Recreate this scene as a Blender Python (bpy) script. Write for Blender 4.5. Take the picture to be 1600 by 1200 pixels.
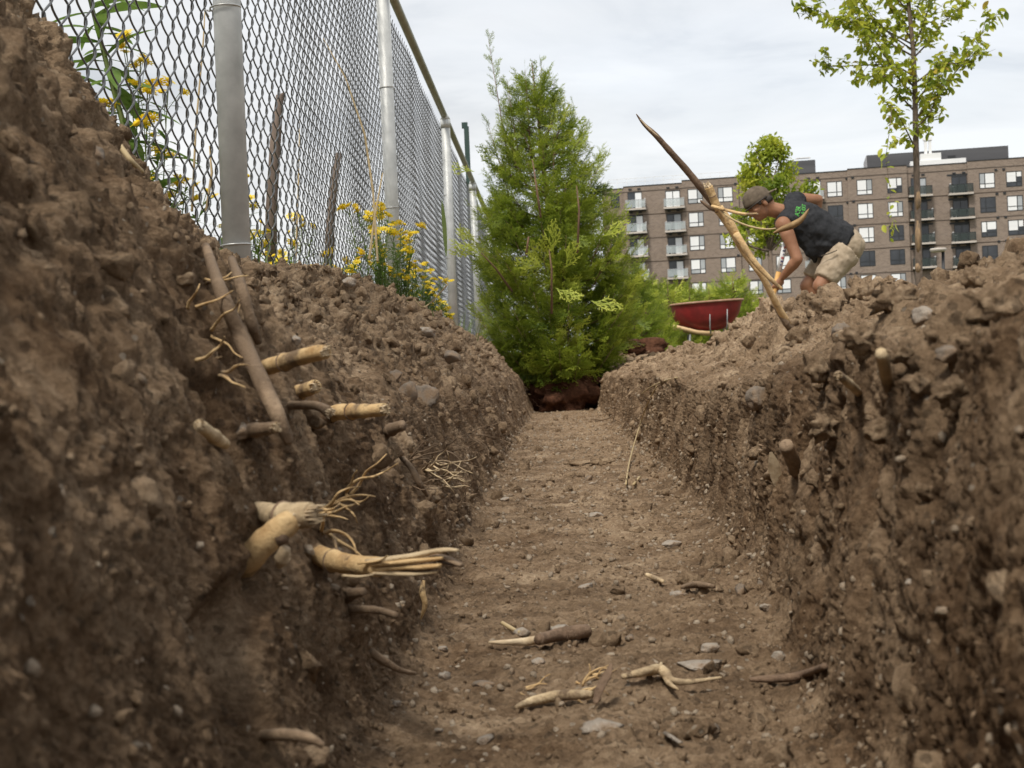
import bpy, bmesh, math, random
import numpy as np
from mathutils import Vector, Matrix, Euler

for _o in list(bpy.data.objects):
    bpy.data.objects.remove(_o, do_unlink=True)
SC = bpy.context.scene
COL = SC.collection
RND = random.Random(11)
NPR = np.random.RandomState(7)
PI = math.pi

# ------------------------------------------------------------------ camera
FPX = 2250.0                                   # focal length in pixels of a 1600 px wide picture
F0 = 1300.0                                    # depths below are noted for this focal length and stretched by KD
KD = FPX / F0
YAW, PITCH, ROLL = math.atan(72 / FPX), math.atan(-8 / FPX), math.radians(-2.46)
EYE = Vector((0.0, 0.0, 0.25))
CAM_ROT = Matrix.Rotation(YAW, 3, 'Z') @ Matrix.Rotation(PI / 2 + PITCH, 3, 'X') @ Matrix.Rotation(ROLL, 3, 'Z')
cam_data = bpy.data.cameras.new('camera')
cam_data.sensor_width = 36.0
cam_data.lens = 36.0 * FPX / 1600.0
cam_data.clip_start = 0.02
cam_data.clip_end = 2000.0
cam_data.dof.use_dof = True
cam_data.dof.focus_distance = 2.5
cam_data.dof.aperture_fstop = 24.0
cam = bpy.data.objects.new('camera', cam_data)
cam.matrix_world = Matrix.Translation(EYE) @ CAM_ROT.to_4x4()
COL.objects.link(cam)
SC.camera = cam


def ray(px, py):
    """Direction (unit depth along the optical axis) through a picture position."""
    return CAM_ROT @ Vector(((px - 800.0) / FPX, -(py - 600.0) / FPX, -1.0))


def at(px, py, d):
    return EYE + ray(px, py) * (d * KD)


def project(v):
    """World points (n,3) -> px, py, depth."""
    m = np.array(CAM_ROT)
    q = (np.asarray(v) - np.array(EYE)) @ m
    d = -q[:, 2]
    dd = np.where(np.abs(d) < 1e-6, 1e-6, d)
    return 800 + FPX * q[:, 0] / dd, 600 - FPX * q[:, 1] / dd, d / KD


# ------------------------------------------------------------------ sky, sun, exposure
SUN_EL, SUN_AZ = math.radians(58), math.radians(205)     # azimuth clockwise from +Y
W = bpy.data.worlds.new('World')
SC.world = W
W.use_nodes = True
wn, wl = W.node_tree.nodes, W.node_tree.links
wn.clear()
w_out = wn.new('ShaderNodeOutputWorld')
w_bg = wn.new('ShaderNodeBackground')
w_bg.inputs['Strength'].default_value = 0.1
w_sky = wn.new('ShaderNodeTexSky')
w_sky.sky_type = 'NISHITA'
w_sky.sun_disc = False
w_sky.sun_elevation = SUN_EL
w_sky.sun_rotation = SUN_AZ
w_tc = wn.new('ShaderNodeTexCoord')
w_sep = wn.new('ShaderNodeSeparateXYZ')
wl.new(w_tc.outputs['Generated'], w_sep.inputs[0])
w_add = wn.new('ShaderNodeMath'); w_add.operation = 'ADD'; w_add.inputs[1].default_value = 0.22
w_abs = wn.new('ShaderNodeMath'); w_abs.operation = 'ABSOLUTE'
wl.new(w_sep.outputs['Z'], w_abs.inputs[0]); wl.new(w_abs.outputs[0], w_add.inputs[0])
w_dx = wn.new('ShaderNodeMath'); w_dx.operation = 'DIVIDE'
w_dy = wn.new('ShaderNodeMath'); w_dy.operation = 'DIVIDE'
wl.new(w_sep.outputs['X'], w_dx.inputs[0]); wl.new(w_add.outputs[0], w_dx.inputs[1])
wl.new(w_sep.outputs['Y'], w_dy.inputs[0]); wl.new(w_add.outputs[0], w_dy.inputs[1])
w_cmb = wn.new('ShaderNodeCombineXYZ')
wl.new(w_dx.outputs[0], w_cmb.inputs[0]); wl.new(w_dy.outputs[0], w_cmb.inputs[1])
w_map = wn.new('ShaderNodeMapping')
w_map.inputs['Location'].default_value = (3.1, 1.7, 0)
w_map.inputs['Scale'].default_value = (0.9, 1.5, 1)
wl.new(w_cmb.outputs[0], w_map.inputs[0])
w_n1 = wn.new('ShaderNodeTexNoise')
w_n1.inputs['Scale'].default_value = 1.7; w_n1.inputs['Detail'].default_value = 9; w_n1.inputs['Roughness'].default_value = 0.56
w_n1.inputs['Distortion'].default_value = 0.5
wl.new(w_map.outputs[0], w_n1.inputs['Vector'])
w_r1 = wn.new('ShaderNodeValToRGB')
e = w_r1.color_ramp.elements
e[0].position = 0.33; e[0].color = (2.72, 2.80, 2.90, 1)
e[1].position = 0.62; e[1].color = (4.02, 4.02, 3.99, 1)
_e = w_r1.color_ramp.elements.new(0.47); _e.color = (3.58, 3.61, 3.62, 1)
wl.new(w_n1.outputs['Fac'], w_r1.inputs['Fac'])
w_n2 = wn.new('ShaderNodeTexNoise')
w_n2.inputs['Scale'].default_value = 0.7; w_n2.inputs['Detail'].default_value = 4
wl.new(w_map.outputs[0], w_n2.inputs['Vector'])
w_r2 = wn.new('ShaderNodeValToRGB')
w_r2.color_ramp.elements[0].position = 0.30; w_r2.color_ramp.elements[0].color = (0.86, 0.86, 0.86, 1)
w_r2.color_ramp.elements[1].position = 0.55; w_r2.color_ramp.elements[1].color = (0.97, 0.97, 0.97, 1)
wl.new(w_n2.outputs['Fac'], w_r2.inputs['Fac'])
w_mix = wn.new('ShaderNodeMixRGB')
wl.new(w_r2.outputs['Color'], w_mix.inputs['Fac'])
wl.new(w_sky.outputs['Color'], w_mix.inputs['Color1'])
wl.new(w_r1.outputs['Color'], w_mix.inputs['Color2'])
wl.new(w_mix.outputs['Color'], w_bg.inputs['Color'])
wl.new(w_bg.outputs[0], w_out.inputs[0])

sun_data = bpy.data.lights.new('sun', 'SUN')
sun_data.energy = 1.5
sun_data.angle = math.radians(11)
sun_data.color = (1.0, 0.94, 0.84)
sun = bpy.data.objects.new('sun', sun_data)
_sd = Vector((math.sin(SUN_AZ) * math.cos(SUN_EL), math.cos(SUN_AZ) * math.cos(SUN_EL), math.sin(SUN_EL)))
sun.rotation_euler = _sd.to_track_quat('Z', 'Y').to_euler()
sun.location = (0, 0, 30)
COL.objects.link(sun)

vs = SC.view_settings
vs.view_transform = 'Standard'
vs.look = 'None'
vs.exposure = 1.28
vs.gamma = 1.0
vs.use_curve_mapping = False
SC.cycles.max_bounces = 6
SC.cycles.transparent_max_bounces = 8


# ------------------------------------------------------------------ helpers
def tag(o, label=None, cat=None, group=None, kind=None):
    if label: o['label'] = label
    if cat: o['category'] = cat
    if group: o['group'] = group
    if kind: o['kind'] = kind
    return o


def thing(name, loc, label, cat, group=None):
    o = bpy.data.objects.new(name, None)
    o.empty_display_size = 0.05
    COL.objects.link(o)
    o.location = Vector(loc)
    return tag(o, label, cat, group)


def world_of(o):
    m = o.matrix_basis.copy()
    if o.parent is not None: m = world_of(o.parent) @ o.matrix_parent_inverse @ m
    return m


def adopt(o, parent):
    """Parent an object without moving it."""
    if parent is not None:
        o.parent = parent
        o.matrix_parent_inverse = world_of(parent).inverted()
    return o


def link(name, me, parent=None):
    o = bpy.data.objects.new(name, me)
    COL.objects.link(o)
    return adopt(o, parent)


def copy_tree(root, loc, rotz=0.0, scale=1.0):
    new = root.copy(); COL.objects.link(new)
    new.location = Vector(loc); new.rotation_euler = (0, 0, rotz); new.scale = (scale,) * 3
    for ch in list(root.children):
        c = ch.copy(); COL.objects.link(c); c.parent = new; c.matrix_parent_inverse = ch.matrix_parent_inverse.copy()
        for g in list(ch.children):
            d = g.copy(); COL.objects.link(d); d.parent = c; d.matrix_parent_inverse = g.matrix_parent_inverse.copy()
    return new


def np_mesh(name, V, F, mat=None, smooth=True, attrs=None):
    V = np.ascontiguousarray(V, dtype=np.float32); F = np.ascontiguousarray(F, dtype=np.int32)
    me = bpy.data.meshes.new(name)
    k = F.shape[1]
    me.vertices.add(len(V)); me.vertices.foreach_set('co', V.ravel())
    me.loops.add(F.size); me.loops.foreach_set('vertex_index', F.ravel())
    me.polygons.add(len(F))
    me.polygons.foreach_set('loop_start', np.arange(0, F.size, k, dtype=np.int32))
    me.polygons.foreach_set('loop_total', np.full(len(F), k, dtype=np.int32))
    me.update(calc_edges=True)
    if smooth:
        me.polygons.foreach_set('use_smooth', np.ones(len(F), dtype=bool))
    for an, av in (attrs or {}).items():
        a = me.attributes.new(an, 'FLOAT', 'POINT')
        a.data.foreach_set('value', np.ascontiguousarray(av, dtype=np.float32))
    if mat: me.materials.append(mat)
    return me


class MB:
    """Collects vertices and faces, builds one mesh object."""
    def __init__(s):
        s.v, s.f, s.m, s.sm = [], [], [], []
        s.cur = 0; s.smooth = True

    def add(s, vs, fs):
        b = len(s.v)
        s.v.extend(tuple(v) for v in vs)
        for f in fs:
            s.f.append(tuple(i + b for i in f)); s.m.append(s.cur); s.sm.append(s.smooth)
        return s

    def box(s, c, size, rot=None):
        x, y, z = (k / 2 for k in size)
        vs = [Vector((a, b, d)) for a in (-x, x) for b in (-y, y) for d in (-z, z)]
        if rot is not None: vs = [rot @ v for v in vs]
        c = Vector(c)
        sm = s.smooth; s.smooth = False
        s.add([v + c for v in vs], [(0, 1, 3, 2), (4, 6, 7, 5), (0, 4, 5, 1), (2, 3, 7, 6), (0, 2, 6, 4), (1, 5, 7, 3)])
        s.smooth = sm
        return s

    def tube(s, pts, rad, n=8, cap=True, flat=1.0, jag=0.0, rnd=None, up=None):
        pts = [Vector(p) for p in pts]
        if not hasattr(rad, '__len__'): rad = [rad] * len(pts)
        t0 = (pts[1] - pts[0]).normalized()
        a = Vector(up) if up is not None else (Vector((0, 0, 1)) if abs(t0.z) < 0.9 else Vector((1, 0, 0)))
        u = (a - t0 * a.dot(t0)).normalized()
        b = len(s.v); vs, fs = [], []
        for i, p in enumerate(pts):
            t = (pts[min(i + 1, len(pts) - 1)] - pts[max(i - 1, 0)])
            t = t.normalized() if t.length > 1e-9 else t0
            u = (u - t * u.dot(t)).normalized()
            w = t.cross(u)
            for k in range(n):
                ang = 2 * PI * k / n
                r = rad[i]
                j = (1 + jag * (rnd.random() - 0.5)) if rnd else 1
                vs.append(p + (u * math.cos(ang) * flat + w * math.sin(ang)) * r * j)
        for i in range(len(pts) - 1):
            for k in range(n):
                fs.append((i * n + k, i * n + (k + 1) % n, (i + 1) * n + (k + 1) % n, (i + 1) * n + k))
        if cap:
            fs.append(tuple(range(n - 1, -1, -1))); fs.append(tuple((len(pts) - 1) * n + k for k in range(n)))
        return s.add(vs, fs)

    def ell(s, c, r, rot=None, nu=14, nv=9):
        c = Vector(c); vs, fs = [], []
        for j in range(nv + 1):
            th = PI * j / nv
            for i in range(nu):
                ph = 2 * PI * i / nu
                v = Vector((r[0] * math.sin(th) * math.cos(ph), r[1] * math.sin(th) * math.sin(ph), r[2] * math.cos(th)))
                if rot is not None: v = rot @ v
                vs.append(v + c)
        for j in range(nv):
            for i in range(nu):
                fs.append((j * nu + i, (j + 1) * nu + i, (j + 1) * nu + (i + 1) % nu, j * nu + (i + 1) % nu))
        return s.add(vs, fs)

    def mesh(s, name, mats):
        me = bpy.data.meshes.new(name)
        me.from_pydata(s.v, [], s.f)
        for m in (mats if isinstance(mats, (list, tuple)) else [mats]): me.materials.append(m)
        me.polygons.foreach_set('material_index', s.m)
        me.polygons.foreach_set('use_smooth', s.sm)
        me.update()
        return me

    def build(s, name, mats, parent=None):
        return link(name, s.mesh(name, mats), parent)


def bake(tv, tf, mats, base=0):
    """Copies of a template (k,3)/(m,q) under (n,3,4) matrices -> one vertex and face array."""
    n = len(mats); k = len(tv)
    V = np.einsum('nij,kj->nki', mats[:, :, :3], tv) + mats[:, None, :, 3]
    F = tf[None, :, :] + (np.arange(n) * k)[:, None, None] + base
    return V.reshape(-1, 3), F.reshape(-1, tf.shape[1])


def ico(sub):
    bm = bmesh.new()
    bmesh.ops.create_icosphere(bm, subdivisions=sub, radius=1.0)
    v = np.array([p.co[:] for p in bm.verts]); f = np.array([[q.index for q in p.verts] for p in bm.faces])
    bm.free()
    return v, f


# ------------------------------------------------------------------ noise on numpy arrays
def _h(ix, iy, iz, seed):
    h = (ix.astype(np.uint32) * np.uint32(0x8da6b343)) ^ (iy.astype(np.uint32) * np.uint32(0xd8163841)) ^ (iz.astype(np.uint32) * np.uint32(0xcb1ab31f)) ^ np.uint32((seed * 0x9e3779b1) & 0xffffffff)
    h ^= h >> np.uint32(15); h *= np.uint32(0x2c1b3c6d); h ^= h >> np.uint32(12); h *= np.uint32(0x297a2d39); h ^= h >> np.uint32(15)
    return h


def perlin(p, seed=0):
    p = p.astype(np.float32)
    i = np.floor(p); f = p - i; i = i.astype(np.int32)
    u = f * f * f * (f * (f * 6 - 15) + 10)
    out = np.zeros(len(p), np.float32)
    for dx in (0, 1):
        wx = u[:, 0] if dx else 1 - u[:, 0]
        for dy in (0, 1):
            wy = u[:, 1] if dy else 1 - u[:, 1]
            for dz in (0, 1):
                wz = u[:, 2] if dz else 1 - u[:, 2]
                h = _h(i[:, 0] + dx, i[:, 1] + dy, i[:, 2] + dz, seed)
                g = ((h & 1023).astype(np.float32) / 511.5 - 1) * (f[:, 0] - dx) + (((h >> 10) & 1023).astype(np.float32) / 511.5 - 1) * (f[:, 1] - dy) + (((h >> 20) & 1023).astype(np.float32) / 511.5 - 1) * (f[:, 2] - dz)
                out += wx * wy * wz * g
    return out


def fbm(p, octv=4, seed=0, gain=0.5, ridge=False):
    out = np.zeros(len(p), np.float32); a = 1.0; q = p
    for o in range(octv):
        n = perlin(q, seed + o)
        out += a * ((0.5 - np.abs(n) * 2) if ridge else n)
        a *= gain; q = q * 2.03 + 17.3
    return out


def lumps(p, seed=0):
    """Rounded clods, creased between: 0..1."""
    p = p.astype(np.float32)
    b = np.floor(p - 0.5).astype(np.int32)
    f1 = np.full(len(p), 9.0, np.float32); am = np.zeros(len(p), np.float32)
    for dx in (0, 1):
        for dy in (0, 1):
            for dz in (0, 1):
                cx, cy, cz = b[:, 0] + dx, b[:, 1] + dy, b[:, 2] + dz
                h = _h(cx, cy, cz, seed)
                jx = (h & 1023).astype(np.float32) / 1023; jy = ((h >> 10) & 1023).astype(np.float32) / 1023; jz = ((h >> 20) & 1023).astype(np.float32) / 1023
                d = (cx + 0.15 + 0.7 * jx - p[:, 0]) ** 2 + (cy + 0.15 + 0.7 * jy - p[:, 1]) ** 2 + (cz + 0.15 + 0.7 * jz - p[:, 2]) ** 2
                near = d < f1
                f1 = np.where(near, d, f1)
                am = np.where(near, 0.25 + 0.75 * ((h >> 7) & 255).astype(np.float32) / 255, am)
    return np.sqrt(np.clip(1 - f1 / 0.6, 0, 1)) * am


def chunks(p, seed=0, tilt=1.0, crease=0.16):
    """Broken earth: every cell is a tilted facet of its own height, with a crack round it. About -0.5..1."""
    p = p.astype(np.float32)
    b = np.floor(p - 0.5).astype(np.int32); n = len(p)
    f1 = np.full(n, 9.0, np.float32); f2 = np.full(n, 9.0, np.float32); ht = np.zeros(n, np.float32)
    for dx in (0, 1):
        for dy in (0, 1):
            for dz in (0, 1):
                cx, cy, cz = b[:, 0] + dx, b[:, 1] + dy, b[:, 2] + dz
                h = _h(cx, cy, cz, seed); h2 = _h(cx, cy, cz, seed + 77)
                u = [((h >> s) & 1023).astype(np.float32) / 1023 for s in (0, 10, 20)]
                g = [((h2 >> s) & 1023).astype(np.float32) / 511.5 - 1 for s in (0, 10, 20)]
                ex, ey, ez = p[:, 0] - (cx + 0.12 + 0.76 * u[0]), p[:, 1] - (cy + 0.12 + 0.76 * u[1]), p[:, 2] - (cz + 0.12 + 0.76 * u[2])
                d = np.sqrt(ex * ex + ey * ey + ez * ez)
                v = ((h2 >> 5) & 255).astype(np.float32) / 255 * 0.8 + tilt * (g[0] * ex + g[1] * ey + g[2] * ez)
                near = d < f1
                f2 = np.where(near, f1, np.minimum(f2, d))
                ht = np.where(near, v, ht); f1 = np.where(near, d, f1)
    k = np.clip((f2 - f1) / crease, 0, 1)
    return ht * k - 0.35 * (1 - k)


# ------------------------------------------------------------------ materials
def nmat(name):
    m = bpy.data.materials.new(name); m.use_nodes = True
    nt = m.node_tree
    return m, nt, nt.nodes, nt.links, nt.nodes['Principled BSDF']


def N(nt, typ, **kw):
    n = nt.nodes.new(typ)
    for k, v in kw.items():
        if k in n.inputs: n.inputs[k].default_value = v
        else: setattr(n, k, v)
    return n


def ramp(nt, fac, stops):
    r = nt.nodes.new('ShaderNodeValToRGB')
    while len(r.color_ramp.elements) < len(stops): r.color_ramp.elements.new(0.5)
    for e, (p, c) in zip(r.color_ramp.elements, stops):
        e.position = p; e.color = (*c, 1)
    nt.links.new(fac, r.inputs['Fac'])
    return r.outputs['Color']


def noise(nt, vec, scale, detail=5, rough=0.6, dist=0.0):
    n = N(nt, 'ShaderNodeTexNoise', Scale=scale, Detail=detail, Roughness=rough, Distortion=dist)
    nt.links.new(vec, n.inputs['Vector'])
    return n.outputs['Fac']


def mixc(nt, fac, a, b, mode='MIX'):
    n = nt.nodes.new('ShaderNodeMixRGB'); n.blend_type = mode
    for s, k in ((fac, 'Fac'), (a, 'Color1'), (b, 'Color2')):
        if isinstance(s, (int, float)): n.inputs[k].default_value = s
        elif isinstance(s, tuple): n.inputs[k].default_value = (*s, 1)
        else: nt.links.new(s, n.inputs[k])
    return n.outputs['Color']


def bump(nt, height, strength, dist, prev=None):
    b = N(nt, 'ShaderNodeBump', Strength=strength, Distance=dist)
    nt.links.new(height, b.inputs['Height'])
    if prev is not None: nt.links.new(prev, b.inputs['Normal'])
    return b.outputs['Normal']


def mathn(nt, op, a, b=0.5):
    n = nt.nodes.new('ShaderNodeMath'); n.operation = op
    for i, s in enumerate((a, b)):
        if isinstance(s, (int, float)): n.inputs[i].default_value = s
        else: nt.links.new(s, n.inputs[i])
    return n.outputs[0]


def simple(name, c1, c2=None, scale=8.0, rough=0.7, metal=0.0, spec=0.5, bmp=0.0, bdist=0.01, coord='Object', stretch=None, trans=0.0, detail=5):
    """Two-tone noise material with optional bump and translucency."""
    m, nt, nn, ll, p = nmat(name)
    tc = nn.new('ShaderNodeTexCoord')
    vec = tc.outputs[coord]
    if stretch:
        mp = N(nt, 'ShaderNodeMapping'); mp.inputs['Scale'].default_value = stretch
        ll.new(vec, mp.inputs[0]); vec = mp.outputs[0]
    f = noise(nt, vec, scale, detail)
    col = ramp(nt, f, [(0.3, c1), (0.7, c2 or c1)])
    ll.new(col, p.inputs['Base Color'])
    p.inputs['Roughness'].default_value = rough
    p.inputs['Metallic'].default_value = metal
    p.inputs['Specular IOR Level'].default_value = spec
    if bmp: ll.new(bump(nt, f, bmp, bdist), p.inputs['Normal'])
    if trans:
        t = nn.new('ShaderNodeBsdfTranslucent'); ll.new(col, t.inputs['Color'])
        mx = nn.new('ShaderNodeMixShader'); mx.inputs[0].default_value = trans
        ll.new(p.outputs[0], mx.inputs[1]); ll.new(t.outputs[0], mx.inputs[2])
        ll.new(mx.outputs[0], nn['Material Output'].inputs['Surface'])
    return m


def soil_material(name, attr=True, dryv=0.7):
    m, nt, nn, ll, p = nmat(name)
    tc = nn.new('ShaderNodeTexCoord'); v = tc.outputs['Object']
    n1 = noise(nt, v, 3.5, 6, 0.6); n2 = noise(nt, v, 26, 8, 0.68); n3 = noise(nt, v, 170, 6, 0.7)
    f = mathn(nt, 'ADD', mathn(nt, 'MULTIPLY', n1, 0.30), mathn(nt, 'ADD', mathn(nt, 'MULTIPLY', n2, 0.36), mathn(nt, 'MULTIPLY', n3, 0.34)))
    moist = ramp(nt, f, [(0.36, (0.058, 0.036, 0.021)), (0.5, (0.155, 0.096, 0.054)), (0.63, (0.31, 0.205, 0.120))])
    dry = ramp(nt, f, [(0.36, (0.130, 0.086, 0.052)), (0.5, (0.370, 0.262, 0.165)), (0.63, (0.62, 0.47, 0.32))])
    if attr:
        a = nn.new('ShaderNodeAttribute'); a.attribute_name = 'dry'
        d = mathn(nt, 'ADD', a.outputs['Fac'], mathn(nt, 'MULTIPLY', mathn(nt, 'SUBTRACT', noise(nt, v, 9, 8, 0.7), 0.5), 3.0))
        d = mathn(nt, 'MINIMUM', mathn(nt, 'MAXIMUM', d, 0.0), 1.0)
    else:
        d = dryv
    col = mixc(nt, d, moist, dry)
    # pale mineral grains and dark crumbs of their own colour
    vo = N(nt, 'ShaderNodeTexVoronoi', Scale=210.0); ll.new(v, vo.inputs['Vector'])
    sep = nn.new('ShaderNodeSeparateColor'); ll.new(vo.outputs['Color'], sep.inputs[0])
    grain = mathn(nt, 'MULTIPLY', mathn(nt, 'GREATER_THAN', sep.outputs[0], 0.984), mathn(nt, 'LESS_THAN', vo.outputs['Distance'], 0.42))
    col = mixc(nt, mathn(nt, 'MULTIPLY', grain, 0.7), col, (0.40, 0.345, 0.275))
    dark = mathn(nt, 'MULTIPLY', mathn(nt, 'LESS_THAN', sep.outputs[1], 0.06), 0.5)
    col = mixc(nt, dark, col, (0.045, 0.032, 0.022))
    ll.new(col, p.inputs['Base Color'])
    p.inputs['Roughness'].default_value = 0.95
    p.inputs['Specular IOR Level'].default_value = 0.15
    b = bump(nt, n3, 1.0, 0.009)
    b = bump(nt, noise(nt, v, 620, 4, 0.7), 0.8, 0.002, b)
    ll.new(b, p.inputs['Normal'])
    return m


M = {}
M['soil'] = soil_material('soil')
M['clod'] = soil_material('clod_soil', False, 0.75)
M['peat'] = simple('peat', (0.045, 0.02, 0.012), (0.13, 0.06, 0.035), 40, 0.95, spec=0.1, bmp=1.0, bdist=0.01)
def dirty(name, c1, c2, scale, amt=0.5):
    m, nt, nn, ll, p = nmat(name)
    tc = nn.new('ShaderNodeTexCoord'); v = tc.outputs['Object']
    f = noise(nt, v, scale, 7, 0.65)
    col = ramp(nt, f, [(0.3, c1), (0.7, c2)])
    col = mixc(nt, ramp(nt, noise(nt, v, 38, 6, 0.7), [(0.62 - .3 * amt, (0, 0, 0)), (0.78 - .3 * amt, (0.9, 0.9, 0.9))]), col, (0.24, 0.165, 0.105))
    ll.new(col, p.inputs['Base Color']); p.inputs['Roughness'].default_value = 0.9; p.inputs['Specular IOR Level'].default_value = 0.2
    ll.new(bump(nt, noise(nt, v, 240, 5, .7), .8, .003, bump(nt, f, .6, .006)), p.inputs['Normal'])
    return m


M['stone'] = dirty('stone', (0.22, 0.185, 0.15), (0.50, 0.44, 0.37), 30, .45)
M['gravel'] = dirty('gravel', (0.20, 0.155, 0.11), (0.42, 0.345, 0.26), 30, .35)
M['slate'] = dirty('slate', (0.12, 0.098, 0.078), (0.27, 0.225, 0.18), 22, .6)

# ------------------------------------------------------------------ the trench and its spoil banks
YK = [-2.0, 0.25, 0.55, 0.75, 0.87, 0.96, 1.22, 1.6, 2.14, 2.8, 3.5, 4.6, 5.6, 6.2, 6.6, 7.4, 9.0]
LZ = [0.82, 0.84, 0.785, 0.685, 0.59, 0.525, 0.485, 0.51, 0.56, 0.555, 0.56, 0.56, 0.555, 0.55, 0.54, 0.52, 0.45]    # left crest height
RK = [-2.0, 0.3, 0.9, 1.15, 1.32, 1.5, 1.7, 2.0, 2.3, 2.6, 2.9, 3.15, 3.5, 4.5, 6.0, 6.8, 9.0]
RZ = [0.47, 0.47, 0.435, 0.42, 0.405, 0.395, 0.40, 0.43, 0.455, 0.455, 0.505, 0.43, 0.372, 0.36, 0.38, 0.42, 0.42]    # right crest height
GROUND = 0.37


def profile(y):
    """Control points of the cross-section at each y: (16, len(y)) x and z, plus weights spoil / wall / floor / dry."""
    o = np.ones_like(y)
    I = lambda k, v: np.interp(y, k, v)
    fill = np.clip((y - 6.25) / 0.5, 0, 1)                       # the trench ends behind the big cedar
    fz = fill * 0.40
    lc, rc = I(YK, LZ), I(RK, RZ)
    fl = I([-2, 0.4, 0.8, 1.2, 1.8, 3, 6, 9], [-0.125, -0.125, -0.135, -0.142, -0.158, -0.172, -0.175, -0.17])
    fr = I([-2, 0.4, 0.55, 0.8, 1.5, 3, 6, 9], [0.145, 0.148, 0.160, 0.200, 0.235, 0.250, 0.262, 0.265])
    wl_ = I([-2, 0.7, 1.2, 2.2, 4, 6, 9], [0.27, 0.25, 0.21, 0.22, 0.24, 0.25, 0.25])
    wr_ = I([-2, 0.6, 1.0, 1.6, 2.5, 6, 9], [0.27, 0.272, 0.25, 0.22, 0.24, 0.25, 0.25])
    X = [-1.45 * o, -0.80 * o, -0.62 * o, -0.50 * o, -0.385 * o, fl - 0.075, fl - 0.018, fl, 0.045 * o, fr, fr + 0.014, fr + 0.045,
         0.50 * o, 0.74 * o, 1.02 * o, 1.75 * o]
    Z = [0.36 * o, 0.40 * o, lc - 0.05, lc, wl_ + (lc - wl_) * 0.58, wl_, 0.06 * o, 0.0 * o, -0.006 * o, 0.0 * o, 0.06 * o, wr_,
         wr_ + (rc - wr_) * I([-2, 2.2, 2.6, 2.9, 3.3, 3.8, 9], [0.58, 0.55, 0.38, 0.26, 0.42, 0.55, 0.58]), rc, rc - 0.06, 0.36 * o]
    Z = [np.maximum(z, fz + 0.02 * k / 16) for k, z in enumerate(Z)]
    return np.array(X), np.array(Z)


#            back         crest        slope        wall top     foot   floor            foot   wall         slope       crest  back
SEGN = [5, 8, 22, 76, 74, 74, 18, 40, 40, 18, 74, 74, 76, 22, 5]
W_SPOIL = [0.3, 0.5, 1.0, 1.0, 1.0, 0.40, 0.12, 0.1, 0.0, 0.1, 0.12, 0.32, 1.0, 1.0, 0.8, 0.3]
W_WALL = [0, 0, 0, 0, 0.1, 0.8, 1.0, 0.3, 0, 0.3, 1.0, 0.8, 0.1, 0, 0, 0]
W_FLOOR = [0, 0, 0, 0, 0, 0, 0.3, 1, 1, 1, 0.3, 0, 0, 0, 0, 0]
W_DRY = [0.6, 0.6, 0.8, 0.8, 0.70, 0.30, 0.20, 0.40, 0.60, 0.42, 0.22, 0.34, 0.80, 0.8, 0.7, 0.5]

tt = np.concatenate([np.linspace(k, k + 1, n, endpoint=False) for k, n in enumerate(SEGN)] + [np.array([float(len(SEGN))])])
YR = np.concatenate([np.linspace(-2.0, 0.19, 44, endpoint=False), np.exp(np.linspace(math.log(0.19), math.log(7.2), 1280))])
CX, CZ = profile(YR)
ks = np.arange(16)
GX = np.array([np.interp(tt, ks, CX[:, r]) for r in range(len(YR))])
GZ = np.array([np.interp(tt, ks, CZ[:, r]) for r in range(len(YR))])


def soft(a, n):
    k = np.ones(2 * n + 1) / (2 * n + 1)
    p = np.pad(a, ((0, 0), (n, n)), mode='edge')
    c = np.cumsum(np.pad(p, ((0, 0), (1, 0))), axis=1)
    return (c[:, 2 * n + 1:] - c[:, :-(2 * n + 1)]) / (2 * n + 1)


GX0, GZ0 = GX, GZ
GX = soft(soft(GX, 5), 3); GZ = soft(soft(GZ, 5), 3)
for sl in (slice(0, 7), slice(-7, None)):              # the outer rims keep their full reach onto the ground sheet
    GX[:, sl] = GX0[:, sl]; GZ[:, sl] = GZ0[:, sl]
wi = lambda w: np.interp(tt, ks, w)[None, :].repeat(len(YR), 0).ravel()
ws, ww, wf, wd = wi(W_SPOIL), wi(W_WALL), wi(W_FLOOR), wi(W_DRY)
tx = np.gradient(GX, axis=1); tz = np.gradient(GZ, axis=1)
ln = np.sqrt(tx * tx + tz * tz) + 1e-9
NX, NZ = -(tz / ln), (tx / ln)
P0 = np.stack([GX, KD * YR[:, None].repeat(len(tt), 1), GZ], -1).reshape(-1, 3)
NV = np.stack([NX, np.zeros_like(NX), NZ], -1).reshape(-1, 3)
far_side = (P0[:, 0] > 0).astype(np.float32)
q = P0 + np.stack([perlin(P0 * 9, 91), perlin(P0 * 9, 92), perlin(P0 * 9, 93)], -1) * 0.034 + np.stack([perlin(P0 * 34, 94), perlin(P0 * 34, 95), perlin(P0 * 34, 96)], -1) * 0.011
calm = np.clip(0.55 + 1.6 * perlin(P0 * 4.2, 5), 0.34, 1.25)             # some stretches rough, some scraped smooth
rg = np.clip(0.35 + calm * 0.75, 0.25, 1.3)
DY = np.repeat(np.gradient(KD * YR), len(tt))


def fade(s):
    return np.clip((1.0 / s) / (1.5 * DY) - 0.35, 0, 1).astype(np.float32)


def rubble(p, s, seed, k=0.5):
    return (k * chunks(p * s, seed, 0.8, 0.42) + (1 - k) * lumps(p * s * 1.1, seed + 40)) * fade(s)


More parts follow.
